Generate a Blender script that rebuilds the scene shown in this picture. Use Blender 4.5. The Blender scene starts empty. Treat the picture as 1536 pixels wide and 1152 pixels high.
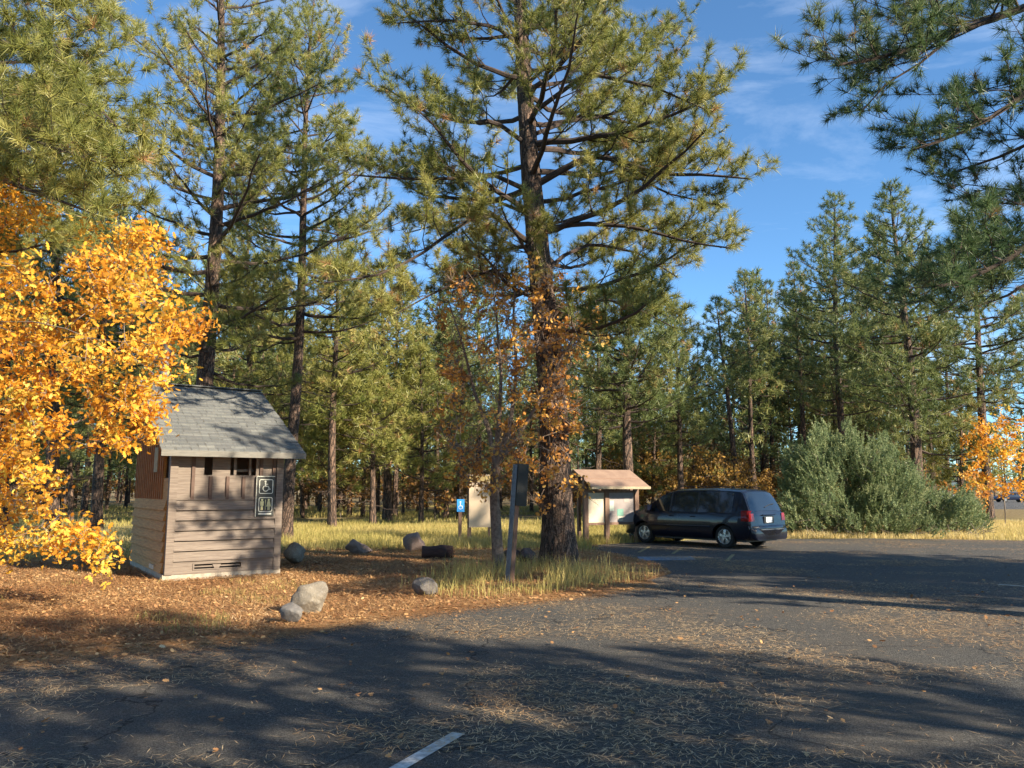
import bpy, bmesh, math
import numpy as np
from mathutils import Vector, Matrix
R = math.radians
scene = bpy.context.scene
col = scene.collection

# ------------------------------------------------------------------ camera
FPX, EYE = 1154.0, 1.69
PITCH = math.atan(159 / 1154)
cam_d = bpy.data.cameras.new('camera'); cam = bpy.data.objects.new('camera', cam_d); col.objects.link(cam)
cam.location = (0, 0, EYE); cam.rotation_euler = (math.pi / 2 + PITCH, 0, 0)
cam_d.sensor_width = 36; cam_d.lens = 36 * FPX / 1536; cam_d.clip_end = 3000; cam_d.clip_start = 0.05
scene.camera = cam

# ------------------------------------------------------------------ light
SUN_AZ = math.atan2(-0.54, 0.84)      # towards the sun, in the xy plane
SUN_EL = R(26)
scene.view_settings.view_transform = 'Standard'; scene.view_settings.look = 'None'
scene.view_settings.exposure = 1.35; scene.view_settings.gamma = 1; scene.view_settings.use_curve_mapping = False
world = bpy.data.worlds.new('World'); scene.world = world; world.use_nodes = True
nt = world.node_tree; nt.nodes.clear()
wo = nt.nodes.new('ShaderNodeOutputWorld'); bg = nt.nodes.new('ShaderNodeBackground')
sky = nt.nodes.new('ShaderNodeTexSky'); sky.sky_type = 'NISHITA'; sky.sun_disc = False
sky.sun_elevation = SUN_EL; sky.sun_rotation = math.pi / 2 - SUN_AZ
sky.altitude = 2000; sky.air_density = 1.0; sky.dust_density = 0.3; sky.ozone_density = 2.2
tc = nt.nodes.new('ShaderNodeTexCoord'); mp = nt.nodes.new('ShaderNodeMapping')
mp.inputs['Scale'].default_value = (1.0, 1.6, 4.2); mp.inputs['Location'].default_value = (0.35, 0.1, 0.2)
nz = nt.nodes.new('ShaderNodeTexNoise'); nz.inputs['Scale'].default_value = 2.1; nz.inputs['Detail'].default_value = 9
nz.inputs['Roughness'].default_value = 0.62; nz.inputs['Distortion'].default_value = 0.5
cr = nt.nodes.new('ShaderNodeValToRGB'); cr.color_ramp.elements[0].position = 0.50; cr.color_ramp.elements[1].position = 0.92
cr.color_ramp.elements[1].color = (0.45, 0.45, 0.45, 1)
mx = nt.nodes.new('ShaderNodeMix'); mx.data_type = 'RGBA'; mx.inputs['B'].default_value = (7.0, 7.6, 8.4, 1)
nt.links.new(tc.outputs['Generated'], mp.inputs[0]); nt.links.new(mp.outputs[0], nz.inputs['Vector'])
nt.links.new(nz.outputs['Fac'], cr.inputs[0]); nt.links.new(cr.outputs[0], mx.inputs['Factor'])
tn = nt.nodes.new('ShaderNodeMix'); tn.data_type = 'RGBA'; tn.blend_type = 'MULTIPLY'; tn.inputs['Factor'].default_value = 1; tn.inputs['B'].default_value = (0.70, 0.98, 1.10, 1)
nt.links.new(sky.outputs[0], tn.inputs['A']); nt.links.new(tn.outputs['Result'], mx.inputs['A']); nt.links.new(mx.outputs['Result'], bg.inputs[0])
bg.inputs[1].default_value = 0.095; nt.links.new(bg.outputs[0], wo.inputs[0])
sd = bpy.data.lights.new('sun', 'SUN'); sd.energy = 5.0; sd.angle = R(0.5); sd.color = (1.0, 0.86, 0.66)
sun = bpy.data.objects.new('sun', sd); col.objects.link(sun)
sdir = Vector((math.cos(SUN_AZ) * math.cos(SUN_EL), math.sin(SUN_AZ) * math.cos(SUN_EL), math.sin(SUN_EL)))
sun.rotation_euler = sdir.to_track_quat('Z', 'Y').to_euler(); sun.location = sdir * 60

# ------------------------------------------------------------------ helpers
def ray(px, py):
    x = (px - 768) / FPX; y = (576 - py) / FPX
    return x, math.cos(PITCH) - y * math.sin(PITCH), math.sin(PITCH) + y * math.cos(PITCH)
def G(px, py, z=0.0):
    a, b, c = ray(px, py); t = (z - EYE) / c
    return np.array([a * t, b * t, z])
def A(px, py, d):
    a, b, c = ray(px, py); t = d / b
    return np.array([a * t, d, EYE + c * t])
def nrm(v):
    v = np.asarray(v, float); return v / (np.linalg.norm(v, axis=-1, keepdims=True) + 1e-9)

class MB:
    def __init__(s): s.v = []; s.l = []; s.c = []; s.t = []; s.n = 0
    def add(s, v, f, tint=0.5):
        v = np.asarray(v, float).reshape(-1, 3); f = np.asarray(f, int)
        s.v.append(v); s.l.append((f + s.n).ravel()); s.c.append(np.full(len(f), f.shape[1]))
        s.t.append(np.broadcast_to(np.asarray(tint, float), (len(f),))); s.n += len(v)
    def poly(s, pts, tint=0.5): s.add(pts, [list(range(len(pts)))], tint)
    def box(s, c, size, M=None, tint=0.5):
        x, y, z = np.array(size) / 2
        v = np.array([[a, b, d] for d in (-z, z) for a, b in ((-x, -y), (x, -y), (x, y), (-x, y))])
        if M is not None: v = v @ np.array(M).T
        s.add(v + np.array(c), [[0, 3, 2, 1], [4, 5, 6, 7], [0, 1, 5, 4], [1, 2, 6, 5], [2, 3, 7, 6], [3, 0, 4, 7]], tint)
    def bb(s, lo, hi, tint=0.5): lo = np.array(lo, float); hi = np.array(hi, float); s.box((lo + hi) / 2, hi - lo, None, tint)
    def tube(s, P, r, n=8, cap=True, tint=0.5, wob=None, rng=None):
        P = np.asarray(P, float); m = len(P); r = np.broadcast_to(np.asarray(r, float), (m,))
        T = nrm(np.gradient(P, axis=0)); up = np.array([0, 0, 1.0]) if abs(T[:, 2]).mean() < 0.8 else np.array([1.0, 0, 0])
        X = nrm(np.cross(T, up)); Y = np.cross(T, X)
        a = np.arange(n) * 2 * math.pi / n
        rr = r[:, None] * np.ones(n)
        if wob is not None: rr = rr * wob(P, a)
        V = P[:, None] + rr[..., None] * (np.cos(a)[None, :, None] * X[:, None] + np.sin(a)[None, :, None] * Y[:, None])
        i = np.arange(m - 1)[:, None] * n; j = np.arange(n)[None]; k = (j + 1) % n
        s.add(V.reshape(-1, 3), np.stack([i + j, i + k, i + n + k, i + n + j], -1).reshape(-1, 4), tint)
        if cap:
            s.poly(V[0][::-1], tint); s.poly(V[-1], tint)
    def sticks(s, P0, P1, r0, r1, tint=0.5):
        P0 = np.asarray(P0); P1 = np.asarray(P1)
        if len(P0) == 0: return
        N = len(P0); T = nrm(P1 - P0); X = nrm(np.cross(T, [0.31, 0.17, 0.93])); Y = np.cross(T, X)
        a = np.arange(3) * 2 * math.pi / 3
        o = np.cos(a)[None, :, None] * X[:, None] + np.sin(a)[None, :, None] * Y[:, None]
        r0 = np.broadcast_to(r0, (N,)); r1 = np.broadcast_to(r1, (N,))
        V = np.concatenate([P0[:, None] + o * r0[:, None, None], P1[:, None] + o * r1[:, None, None]], 1)
        b = np.arange(N)[:, None, None] * 6
        f = np.array([[0, 1, 4, 3], [1, 2, 5, 4], [2, 0, 3, 5]])[None] + b
        s.add(V.reshape(-1, 3), f.reshape(-1, 4), tint)
    def grid(s, V, tint=0.5, wrap=False):
        m, n = V.shape[:2]; i = np.arange(m - 1)[:, None] * n
        if wrap: j = np.arange(n)[None]; k = (j + 1) % n
        else: j = np.arange(n - 1)[None]; k = j + 1
        s.add(V.reshape(-1, 3), np.stack([i + j, i + k, i + n + k, i + n + j], -1).reshape(-1, 4), tint)
    def build(s, name, m, parent=None, smooth=False, loc=None):
        V = np.concatenate(s.v); L = np.concatenate(s.l); C = np.concatenate(s.c); T = np.concatenate(s.t)
        me = bpy.data.meshes.new(name)
        me.vertices.add(len(V)); me.vertices.foreach_set('co', V.astype(np.float32).ravel())
        me.loops.add(len(L)); me.loops.foreach_set('vertex_index', L.astype(np.int32))
        me.polygons.add(len(C)); me.polygons.foreach_set('loop_start', np.concatenate([[0], np.cumsum(C)[:-1]]).astype(np.int32))
        me.polygons.foreach_set('use_smooth', np.full(len(C), bool(smooth)))
        at = me.attributes.new('tint', 'FLOAT', 'FACE'); at.data.foreach_set('value', T.astype(np.float32))
        me.update(calc_edges=True)
        if smooth:
            try: me.set_sharp_from_angle(angle=R(40))
            except Exception: pass
        me.materials.append(m)
        o = bpy.data.objects.new(name, me); col.objects.link(o)
        if parent is not None: o.parent = parent
        if loc is not None: o.location = loc
        return o

def tag(o, label=None, cat=None, group=None, kind=None):
    if label: o['label'] = label
    if cat: o['category'] = cat
    if group: o['group'] = group
    if kind: o['kind'] = kind
    return o
def empty(name, loc, rz=0.0):
    o = bpy.data.objects.new(name, None); o.empty_display_size = 0.3; col.objects.link(o)
    o.location = [float(q) for q in loc]; o.rotation_euler = (0, 0, rz); return o
def copy_tree(o, parent=None):
    c = o.copy(); col.objects.link(c); c.parent = parent
    for ch in [q for q in o.children]: copy_tree(ch, c)
    return c

# ------------------------------------------------------------------ materials
def newmat(name):
    m = bpy.data.materials.new(name); m.use_nodes = True
    return m, m.node_tree, m.node_tree.nodes['Principled BSDF']
def nodemix(t, fac, a, b):
    n = t.nodes.new('ShaderNodeMix'); n.data_type = 'RGBA'
    for s_, x in (('Factor', fac), ('A', a), ('B', b)):
        if isinstance(x, tuple): n.inputs[s_].default_value = (*x[:3], 1)
        elif isinstance(x, (int, float)): n.inputs[s_].default_value = x
        else: t.links.new(x, n.inputs[s_])
    return n.outputs['Result']
def noise(t, scale, detail=6, rough=0.6, vec=None, sc=None, dist=0.0, coord='Object'):
    n = t.nodes.new('ShaderNodeTexNoise'); n.inputs['Scale'].default_value = scale; n.inputs['Detail'].default_value = detail
    n.inputs['Roughness'].default_value = rough; n.inputs['Distortion'].default_value = dist
    if vec is None:
        c = t.nodes.new('ShaderNodeTexCoord'); vec = c.outputs[coord]
    if sc:
        mpn = t.nodes.new('ShaderNodeMapping'); mpn.inputs['Scale'].default_value = sc
        t.links.new(vec, mpn.inputs[0]); vec = mpn.outputs[0]
    t.links.new(vec, n.inputs['Vector']); return n.outputs['Fac']
def ramp(t, x, p0, p1):
    n = t.nodes.new('ShaderNodeMapRange'); n.inputs['From Min'].default_value = p0; n.inputs['From Max'].default_value = p1
    t.links.new(x, n.inputs['Value']); return n.outputs['Result']
def math_(t, op, a, b=None):
    n = t.nodes.new('ShaderNodeMath'); n.operation = op
    for k, x in enumerate((a, b)):
        if x is None: continue
        if isinstance(x, (int, float)): n.inputs[k].default_value = x
        else: t.links.new(x, n.inputs[k])
    return n.outputs[0]
def bump(t, b, h, strength, dist=0.02):
    n = t.nodes.new('ShaderNodeBump'); n.inputs['Strength'].default_value = strength; n.inputs['Distance'].default_value = dist
    t.links.new(h, n.inputs['Height']); t.links.new(n.outputs[0], b.inputs['Normal'])
def attr(t, name='tint'):
    n = t.nodes.new('ShaderNodeAttribute'); n.attribute_name = name; return n.outputs['Fac']
def simple(name, c, rough=0.6, metal=0.0, c2=None, sc=8, bmp=0.0, stretch=None):
    m, t, b = newmat(name); b.inputs['Roughness'].default_value = rough; b.inputs['Metallic'].default_value = metal
    if c2 is None: c2 = tuple(x * 0.7 for x in c)
    nn = noise(t, sc, sc=stretch); t.links.new(nodemix(t, ramp(t, nn, 0.35, 0.65), c, c2), b.inputs['Base Color'])
    if bmp: bump(t, b, nn, bmp)
    return m
def foliage(name, stops, trans=0.35, rough=0.5, spec=0.3):
    m, t, b = newmat(name); n = t.nodes.new('ShaderNodeValToRGB'); e = n.color_ramp.elements
    e[0].position, e[0].color = stops[0][0], (*stops[0][1], 1); e[1].position, e[1].color = stops[1][0], (*stops[1][1], 1)
    for p, c in stops[2:]:
        q = e.new(p); q.color = (*c, 1)
    t.links.new(attr(t), n.inputs[0]); t.links.new(n.outputs[0], b.inputs['Base Color'])
    b.inputs['Roughness'].default_value = rough; b.inputs['Specular IOR Level'].default_value = spec
    tr = t.nodes.new('ShaderNodeBsdfTranslucent'); t.links.new(n.outputs[0], tr.inputs[0])
    mxs = t.nodes.new('ShaderNodeMixShader'); mxs.inputs[0].default_value = trans
    t.links.new(b.outputs[0], mxs.inputs[1]); t.links.new(tr.outputs[0], mxs.inputs[2])
    t.links.new(mxs.outputs[0], t.nodes['Material Output'].inputs[0]); return m

M = {}
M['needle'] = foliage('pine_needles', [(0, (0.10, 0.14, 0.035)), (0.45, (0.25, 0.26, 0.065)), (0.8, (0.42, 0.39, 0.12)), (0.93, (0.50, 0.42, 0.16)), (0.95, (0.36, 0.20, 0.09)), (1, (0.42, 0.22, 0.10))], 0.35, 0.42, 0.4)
M['needle_dark'] = foliage('pine_needles_shade_dark', [(0, (0.05, 0.10, 0.045)), (0.5, (0.11, 0.17, 0.065)), (0.93, (0.19, 0.23, 0.09)), (1, (0.32, 0.20, 0.10))], 0.3, 0.45, 0.35)  # darker needles: shade on the upper right boughs is put into the colour
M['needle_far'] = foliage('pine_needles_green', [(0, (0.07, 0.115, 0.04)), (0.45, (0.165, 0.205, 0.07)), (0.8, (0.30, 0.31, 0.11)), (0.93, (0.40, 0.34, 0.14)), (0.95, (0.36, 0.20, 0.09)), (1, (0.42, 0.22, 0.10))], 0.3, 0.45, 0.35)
M['juniper'] = foliage('juniper_sprays', [(0, (0.10, 0.15, 0.065)), (0.5, (0.21, 0.27, 0.125)), (1, (0.36, 0.39, 0.19))], 0.3, 0.6)
M['oakleaf'] = foliage('oak_leaves_orange', [(0, (0.52, 0.20, 0.025)), (0.3, (0.78, 0.36, 0.04)), (0.65, (0.85, 0.46, 0.05)), (0.9, (0.85, 0.56, 0.10)), (1, (0.62, 0.56, 0.10))], 0.42, 0.45)
M['oakleaf_dry'] = foliage('oak_leaves_rust', [(0, (0.34, 0.16, 0.06)), (0.4, (0.66, 0.30, 0.07)), (0.75, (0.84, 0.44, 0.08)), (1, (0.66, 0.46, 0.14))], 0.35, 0.55)
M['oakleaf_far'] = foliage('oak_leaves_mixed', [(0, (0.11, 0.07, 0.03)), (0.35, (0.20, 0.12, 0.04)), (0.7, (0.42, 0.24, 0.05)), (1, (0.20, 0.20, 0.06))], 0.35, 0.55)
M['yellowleaf'] = foliage('oak_leaves_yellow', [(0, (0.45, 0.30, 0.05)), (0.5, (0.70, 0.50, 0.07)), (1, (0.50, 0.50, 0.10))], 0.4, 0.55)
M['grass'] = foliage('dry_grass', [(0, (0.22, 0.24, 0.07)), (0.4, (0.42, 0.36, 0.12)), (0.75, (0.62, 0.50, 0.20)), (1, (0.72, 0.58, 0.30))], 0.4, 0.7, 0.15)
M['litter'] = foliage('fallen_needles', [(0, (0.16, 0.075, 0.035)), (0.4, (0.36, 0.18, 0.08)), (0.75, (0.58, 0.35, 0.15)), (1, (0.70, 0.52, 0.30))], 0.15, 0.7, 0.2)

def bark(name, dark, mid, light, scale=9):
    m, t, b = newmat(name); c = t.nodes.new('ShaderNodeTexCoord')
    mpn = t.nodes.new('ShaderNodeMapping'); mpn.inputs['Scale'].default_value = (1, 1, 0.28)
    t.links.new(c.outputs['Object'], mpn.inputs[0])
    nn = noise(t, scale * 0.6, 5, vec=mpn.outputs[0])
    vm = t.nodes.new('ShaderNodeVectorMath'); vm.operation = 'MULTIPLY_ADD'
    cb = t.nodes.new('ShaderNodeCombineXYZ')
    for k in range(3): t.links.new(nn, cb.inputs[k])
    t.links.new(cb.outputs[0], vm.inputs[0]); vm.inputs[1].default_value = (0.5, 0.5, 0.5); t.links.new(mpn.outputs[0], vm.inputs[2])
    vo = t.nodes.new('ShaderNodeTexVoronoi'); vo.feature = 'DISTANCE_TO_EDGE'; vo.inputs['Scale'].default_value = scale
    t.links.new(vm.outputs[0], vo.inputs['Vector'])
    f = ramp(t, vo.outputs['Distance'], 0.02, 0.22)
    n2 = noise(t, 22, 6, 0.7); plate = nodemix(t, ramp(t, n2, 0.35, 0.7), mid, light)
    t.links.new(nodemix(t, f, dark, plate), b.inputs['Base Color']); b.inputs['Roughness'].default_value = 0.85
    h = math_(t, 'ADD', f, math_(t, 'MULTIPLY', n2, 0.5)); bump(t, b, h, 0.9, 0.05); return m
M['bark'] = bark('ponderosa_bark', (0.030, 0.020, 0.015), (0.15, 0.085, 0.055), (0.26, 0.18, 0.13), 13)
M['bark_far'] = bark('pine_bark', (0.03, 0.02, 0.016), (0.11, 0.07, 0.05), (0.24, 0.15, 0.10), 7)
M['limb'] = simple('pine_limb_bark', (0.075, 0.05, 0.04), 0.9, c2=(0.03, 0.022, 0.018), sc=18, bmp=0.5)
M['twig'] = simple('grey_twig_bark', (0.24, 0.20, 0.16), 0.9, c2=(0.11, 0.09, 0.075), sc=20, bmp=0.3)

# ------------------------------------------------------------------ foliage generators
def needles(mb, C, D, S, K, w, rng, spread=0.9, tint=None):
    N = len(C)
    if N == 0: return
    C = np.repeat(C, K, 0); D = np.repeat(nrm(D), K, 0); S = np.repeat(S, K)
    rv = nrm(rng.normal(size=(N * K, 3)))
    d = nrm(D * rng.uniform(0.1, 1.2, (N * K, 1)) + rv * spread)
    L = S * rng.uniform(0.7, 1.15, N * K)
    base = C - D * (S * rng.uniform(-0.15, 0.45, N * K))[:, None]
    side = nrm(np.cross(d, nrm(rng.normal(size=(N * K, 3))))) * (w * 0.5)
    tip = base + d * L[:, None]; tip[:, 2] -= 0.12 * L * L
    V = np.stack([base - side, base + side, tip], 1).reshape(-1, 3)
    if tint is None: tint = np.clip(rng.normal(0.45, 0.2, N), 0, 0.9)
    ti = np.repeat(tint, K) + rng.normal(0, 0.06, N * K)
    mb.add(V, np.arange(N * K * 3).reshape(-1, 3), np.clip(ti, 0, 1))

def curve(p0, d, L, n, rng, up=0.0, wig=0.08, droop=0.0):
    s = np.linspace(0, 1, n)[:, None]
    w = np.cumsum(rng.normal(0, wig, (n, 3)), 0) * L / n; w[0] = 0
    P = p0 + d * L * s + w
    P[:, 2] += (up * L * s[:, 0] ** 2) - droop * L * np.sin(s[:, 0] * math.pi)
    return P
def along(P, u):
    x = u * (len(P) - 1); i = np.minimum(int(x), len(P) - 2); f = x - i
    return P[i] * (1 - f) + P[i + 1] * f, nrm(P[i + 1] - P[i])

def pine_parts(rng, H, r0, z0, Rm, nl, K=26, nw=0.012, ns=0.19, step=0.28, tstep=0.22, lean=(0, 0), peak=0.3,
               explicit=(), sides=28, dead=6, tshift=0.0, az_lim=None, thin=1.0, flare=0.5, brown=0.02, zmaxfoliage=None):
    tr, br, cr_ = MB(), MB(), MB()
    nr = max(10, int(H * (5 if sides > 20 else 1.2)))
    z = np.linspace(0, H, nr); ph = rng.uniform(0, 6, 4)
    lx = lean[0] * z / H + 0.08 * np.sin(z * 0.35 + ph[0]) * np.minimum(z / 4, 1); ly = lean[1] * z / H + 0.08 * np.sin(z * 0.31 + ph[1]) * np.minimum(z / 4, 1)
    P = np.stack([lx, ly, z - 0.05], 1)
    rad = r0 * ((1 - z / H) ** 0.75 * 0.93 + 0.04) * (1 + flare * np.exp(-z / 0.45))
    def wob(P_, a):
        zz = P_[:, 2][:, None]
        return 1 + 0.035 * np.sin(a * 3 + zz * 0.7 + ph[2]) + 0.03 * np.sin(a * 9 + np.sin(zz * 2.2) * 1.7) + 0.10 * flare * np.exp(-np.maximum(zz, 0) / 0.5) * np.sin(a * 5 + ph[3]) + rng.normal(0, 0.016, (len(P_), len(a)))
    tr.tube(P, rad, sides, wob=wob)
    tp = lambda q: np.array([np.interp(q, z, lx), np.interp(q, z, ly), q])
    tr_r = lambda q: np.interp(q, z, rad)
    limbs = []
    for e in explicit: limbs.append((np.asarray(e[0]), e[1], 1.0))
    ga = rng.uniform(0, 6.28)
    for k in range(nl):
        t = (k + rng.uniform(0, 0.9)) / nl; q = z0 + (H * 0.985 - z0) * t ** 0.92
        t = (q - z0) / (H - z0)
        prof = (0.72 + 0.28 * t / peak) if t < peak else max(0.05, 1 - (t - peak) / (1 - peak)) ** 0.75 * 0.95 + 0.05
        L = Rm * prof * rng.uniform(0.55, 1.12)
        if az_lim: az = rng.uniform(*az_lim)
        else: ga += 2.39996; az = ga + rng.normal(0, 0.35)
        el = R(-6 + 45 * t ** 1.3) + rng.normal(0, 0.12)
        d = np.array([math.cos(az) * math.cos(el), math.sin(az) * math.cos(el), math.sin(el)])
        limbs.append((curve(tp(q), d, L, 9, rng, up=0.22 * (1 - t) + 0.05, wig=0.10, droop=0.02), min(0.022 + 0.0135 * L, tr_r(q) * 0.45), 0.0))
    sp0, sp1, sr0, sr1 = [], [], [], []; tc_, td, ts, tt = [], [], [], []
    for Pl, rl, ex in limbs:
        L = np.linalg.norm(np.diff(Pl, axis=0), axis=1).sum()
        n = len(Pl); br.tube(Pl, np.linspace(rl, rl * 0.16 + 0.004, n), 6 if sides > 20 else 4, cap=False)
        lt = rng.normal(0, 0.13)
        cu = 0.28 if L > 3.2 else (0.16 if L > 2 else 0.06); m = max(3, int(L * (1 - cu) / step)); sgn = 1
        for j in range(m):
            u = cu + (1 - cu) * (j + rng.uniform(0, 0.7)) / m
            if u > 0.985: u = 0.985
            p, tg = along(Pl, u); sgn = -sgn
            sd_ = nrm(np.cross(tg, [0, 0, 1])) * sgn
            d = nrm(tg * rng.uniform(0.4, 1.0) + sd_ * rng.uniform(0.3, 1.0) + np.array([0, 0, rng.uniform(-0.15, 0.6)]))
            l2 = (0.22 + 0.40 * (1 - u)) * min(L, 3.4) * rng.uniform(0.45, 1.1) + 0.12
            S2 = curve(p, d, l2, 5, rng, up=0.28, wig=0.16)
            r2 = rl * (1 - 0.8 * u) * 0.42
            for q in range(4):
                sp0.append(S2[q]); sp1.append(S2[q + 1]); sr0.append(max(0.004, r2 * (1 - q * 0.2))); sr1.append(max(0.003, r2 * (1 - (q + 1) * 0.2)))
            nt_ = max(1, int(l2 / tstep * thin))
            for q in range(nt_):
                uu = 0.3 + 0.7 * (q + rng.uniform(0, 1)) / nt_
                p2, tg2 = along(S2, min(uu, 0.99)); dd = nrm(tg2 * 0.7 + nrm(rng.normal(size=3)) * 0.9 + np.array([0, 0, 0.45]))
                tl = rng.uniform(0.07, 0.26); e2 = p2 + dd * tl
                sp0.append(p2); sp1.append(e2); sr0.append(0.005); sr1.append(0.004)
                tc_.append(e2); td.append(dd); ts.append(ns * rng.uniform(0.75, 1.15))
                tt.append(np.clip(0.48 + lt + rng.normal(0, 0.15), 0, 0.9) if rng.random() > brown else 0.97)
            tc_.append(S2[-1]); td.append(tg2 if nt_ else d); ts.append(ns); tt.append(np.clip(0.52 + lt + rng.normal(0, 0.13), 0, 0.9))
        tc_.append(Pl[-1]); td.append(Pl[-1] - Pl[-2]); ts.append(ns); tt.append(0.5)
    for k in range(dead):
        q = rng.uniform(z0 * 0.35, z0 * 1.05 + 0.5); az = rng.uniform(0, 6.28); L = rng.uniform(0.5, 2.0)
        d = np.array([math.cos(az), math.sin(az), rng.uniform(-0.25, 0.15)])
        Pd = curve(tp(q), d, L, 7, rng, up=-0.05, wig=0.2); br.tube(Pd, np.linspace(0.02, 0.005, 7), 4, cap=False)
        for j in range(int(L * 6)):
            p, tg = along(Pd, rng.uniform(0.3, 1)); dd = nrm(tg + rng.normal(size=3) * 0.9); l_ = rng.uniform(0.1, 0.45)
            mid = p + dd * l_ * 0.5; e2 = mid + nrm(dd + rng.normal(size=3) * 0.5) * l_ * 0.5
            sp0 += [p, mid]; sp1 += [mid, e2]; sr0 += [0.006, 0.005]; sr1 += [0.005, 0.003]
    br.sticks(np.array(sp0), np.array(sp1), np.array(sr0), np.array(sr1))
    needles(cr_, np.array(tc_), np.array(td), np.array(ts), K, nw, rng, tint=np.array(tt))
    return tr, br, cr_
def pine(name, loc, label, group=None, cat='pine tree', near=True, nm='needle', rz=0, **kw):
    seed = kw.pop('seed'); rng = np.random.default_rng(seed)
    t, b, c = pine_parts(rng, **kw)
    e = empty(name, loc, rz); tag(e, label, cat, group)
    t.build('trunk', M['bark'] if near else M['bark_far'], e, smooth=True)
    b.build('branches', M['limb'], e, smooth=True); c.build('crown', M[nm], e); return e

LEAF = np.array([[0, -0.5], [0.13, -0.3], [0.30, -0.22], [0.16, -0.08], [0.40, 0.08], [0.17, 0.16], [0.26, 0.36], [0, 0.5],
                 [-0.26, 0.36], [-0.17, 0.16], [-0.40, 0.08], [-0.16, -0.08], [-0.30, -0.22], [-0.13, -0.3]])
def leaves(mb, C, S, rng, tint, shape=LEAF, flat=0.0):
    N = len(C)
    if N == 0: return
    n = nrm(rng.normal(size=(N, 3)) + np.array([0, 0, 0.5 + flat * 8])); a = nrm(np.cross(n, rng.normal(size=(N, 3)))); b = np.cross(n, a)
    q = shape; V = C[:, None] + S[:, None, None] * (q[None, :, 0, None] * a[:, None] + q[None, :, 1, None] * b[:, None])
    V = V + n[:, None] * (S[:, None, None] * (0.28 * np.abs(q[None, :, 1, None]) ** 1.5 + 0.25 * np.abs(q[None, :, 0, None])) * rng.uniform(-1, 1, (N, 1, 1)))
    k = len(q); mb.add(V.reshape(-1, 3), np.arange(N * k).reshape(-1, k), tint)
QUAD = np.array([[0, -0.5], [0.32, 0], [0, 0.5], [-0.32, 0]])

def skeleton(roots, targets, rng, wood, r_tip=0.004, rmax=0.2, seg=0.28, power=2.3, sides=6):
    """grow branches from the root polylines to every target point"""
    nodes, par = [], []
    for P in roots:
        for k, p in enumerate(P):
            nodes.append(np.array(p, float)); par.append(len(nodes) - 2 if k else -1)
    base = nodes[0]
    order = np.argsort(np.linalg.norm(np.array(targets) - base, axis=1)); tips = []
    for i in order:
        T = targets[i]; Nn = np.array(nodes); dd = np.linalg.norm(Nn - T, axis=1) + 0.25 * np.linalg.norm(Nn - base, axis=1) * 0.2
        dz = np.maximum(0, Nn[:, 2] - T[2]) * 0.6; j = int(np.argmin(dd + dz)); st = nodes[j]; D = T - st; L = np.linalg.norm(D)
        n = max(1, int(L / seg)); pi = j
        off = rng.normal(0, 0.10, 3) * L; off[2] += 0.08 * L
        for k in range(1, n + 1):
            s = k / n; p = st + D * s + off * math.sin(s * math.pi) + rng.normal(0, 0.025, 3) * (k < n)
            nodes.append(p); par.append(pi); pi = len(nodes) - 1
        tips.append(pi)
    w = np.zeros(len(nodes)); has = np.zeros(len(nodes), bool)
    for i in range(len(nodes) - 1, -1, -1):
        if not has[i]: w[i] = r_tip ** power
        if par[i] >= 0: w[par[i]] += w[i]; has[par[i]] = True
    r = np.minimum(w ** (1 / power), rmax); Nn = np.array(nodes); used = set()
    kids = [[] for _ in nodes]
    for i, p in enumerate(par):
        if p >= 0: kids[p].append(i)
    st = [(i, None) for i, p in enumerate(par) if p < 0]
    while st:
        i, frm = st.pop(); ch = [] if frm is None else [frm]; ch.append(i)
        while kids[i]:
            ks = sorted(kids[i], key=lambda q: -r[q]); nx = ks[0]
            for o_ in ks[1:]: st.append((o_, i))
            ch.append(nx); i = nx
        if len(ch) > 1:
            rr = r[ch].copy()
            if frm is not None: rr[0] = rr[1]
            mxr = rr.max(); wood.tube(Nn[ch], rr, 10 if mxr > 0.06 else (6 if mxr > 0.02 else 3), cap=False)
    return Nn, tips, r

def inpoly(x, y, poly):
    c = False; n = len(poly); j = n - 1
    for i in range(n):
        if (poly[i][1] > y) != (poly[j][1] > y) and x < (poly[j][0] - poly[i][0]) * (y - poly[i][1]) / (poly[j][1] - poly[i][1] + 1e-9) + poly[i][0]: c = not c
        j = i
    return c
def sample_poly(poly, n, rng):
    xs = [p[0] for p in poly]; ys = [p[1] for p in poly]; out = []
    while len(out) < n:
        x = rng.uniform(min(xs), max(xs)); y = rng.uniform(min(ys), max(ys))
        if inpoly(x, y, poly): out.append((x, y))
    return out
def leafy(wood, crown, tips, rng, per, lsz, spread, sub=2, tmean=0.5, shape=LEAF):
    Cs, Ss, Ts = [], [], []; p0, p1 = [], []
    for T in tips:
        ct = np.clip(rng.normal(tmean, 0.26), 0, 1)
        for q in range(sub):
            d = nrm(rng.normal(size=3)); e = T + d * spread * rng.uniform(0.5, 1.1); mid = (T + e) / 2 + rng.normal(0, 0.04, 3)
            p0 += [T, mid]; p1 += [mid, e]
            n = max(1, int(per / sub)); u = rng.uniform(0.2, 1.1, (n, 1))
            Cs.append(T + (e - T) * u + rng.normal(0, spread * 0.22, (n, 3))); Ss.append(lsz * rng.uniform(0.6, 1.2, n)); Ts.append(np.clip(ct + rng.normal(0, 0.12, n), 0, 1))
    wood.sticks(np.array(p0), np.array(p1), 0.005, 0.003)
    leaves(crown, np.concatenate(Cs), np.concatenate(Ss), rng, np.concatenate(Ts), shape)

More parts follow.
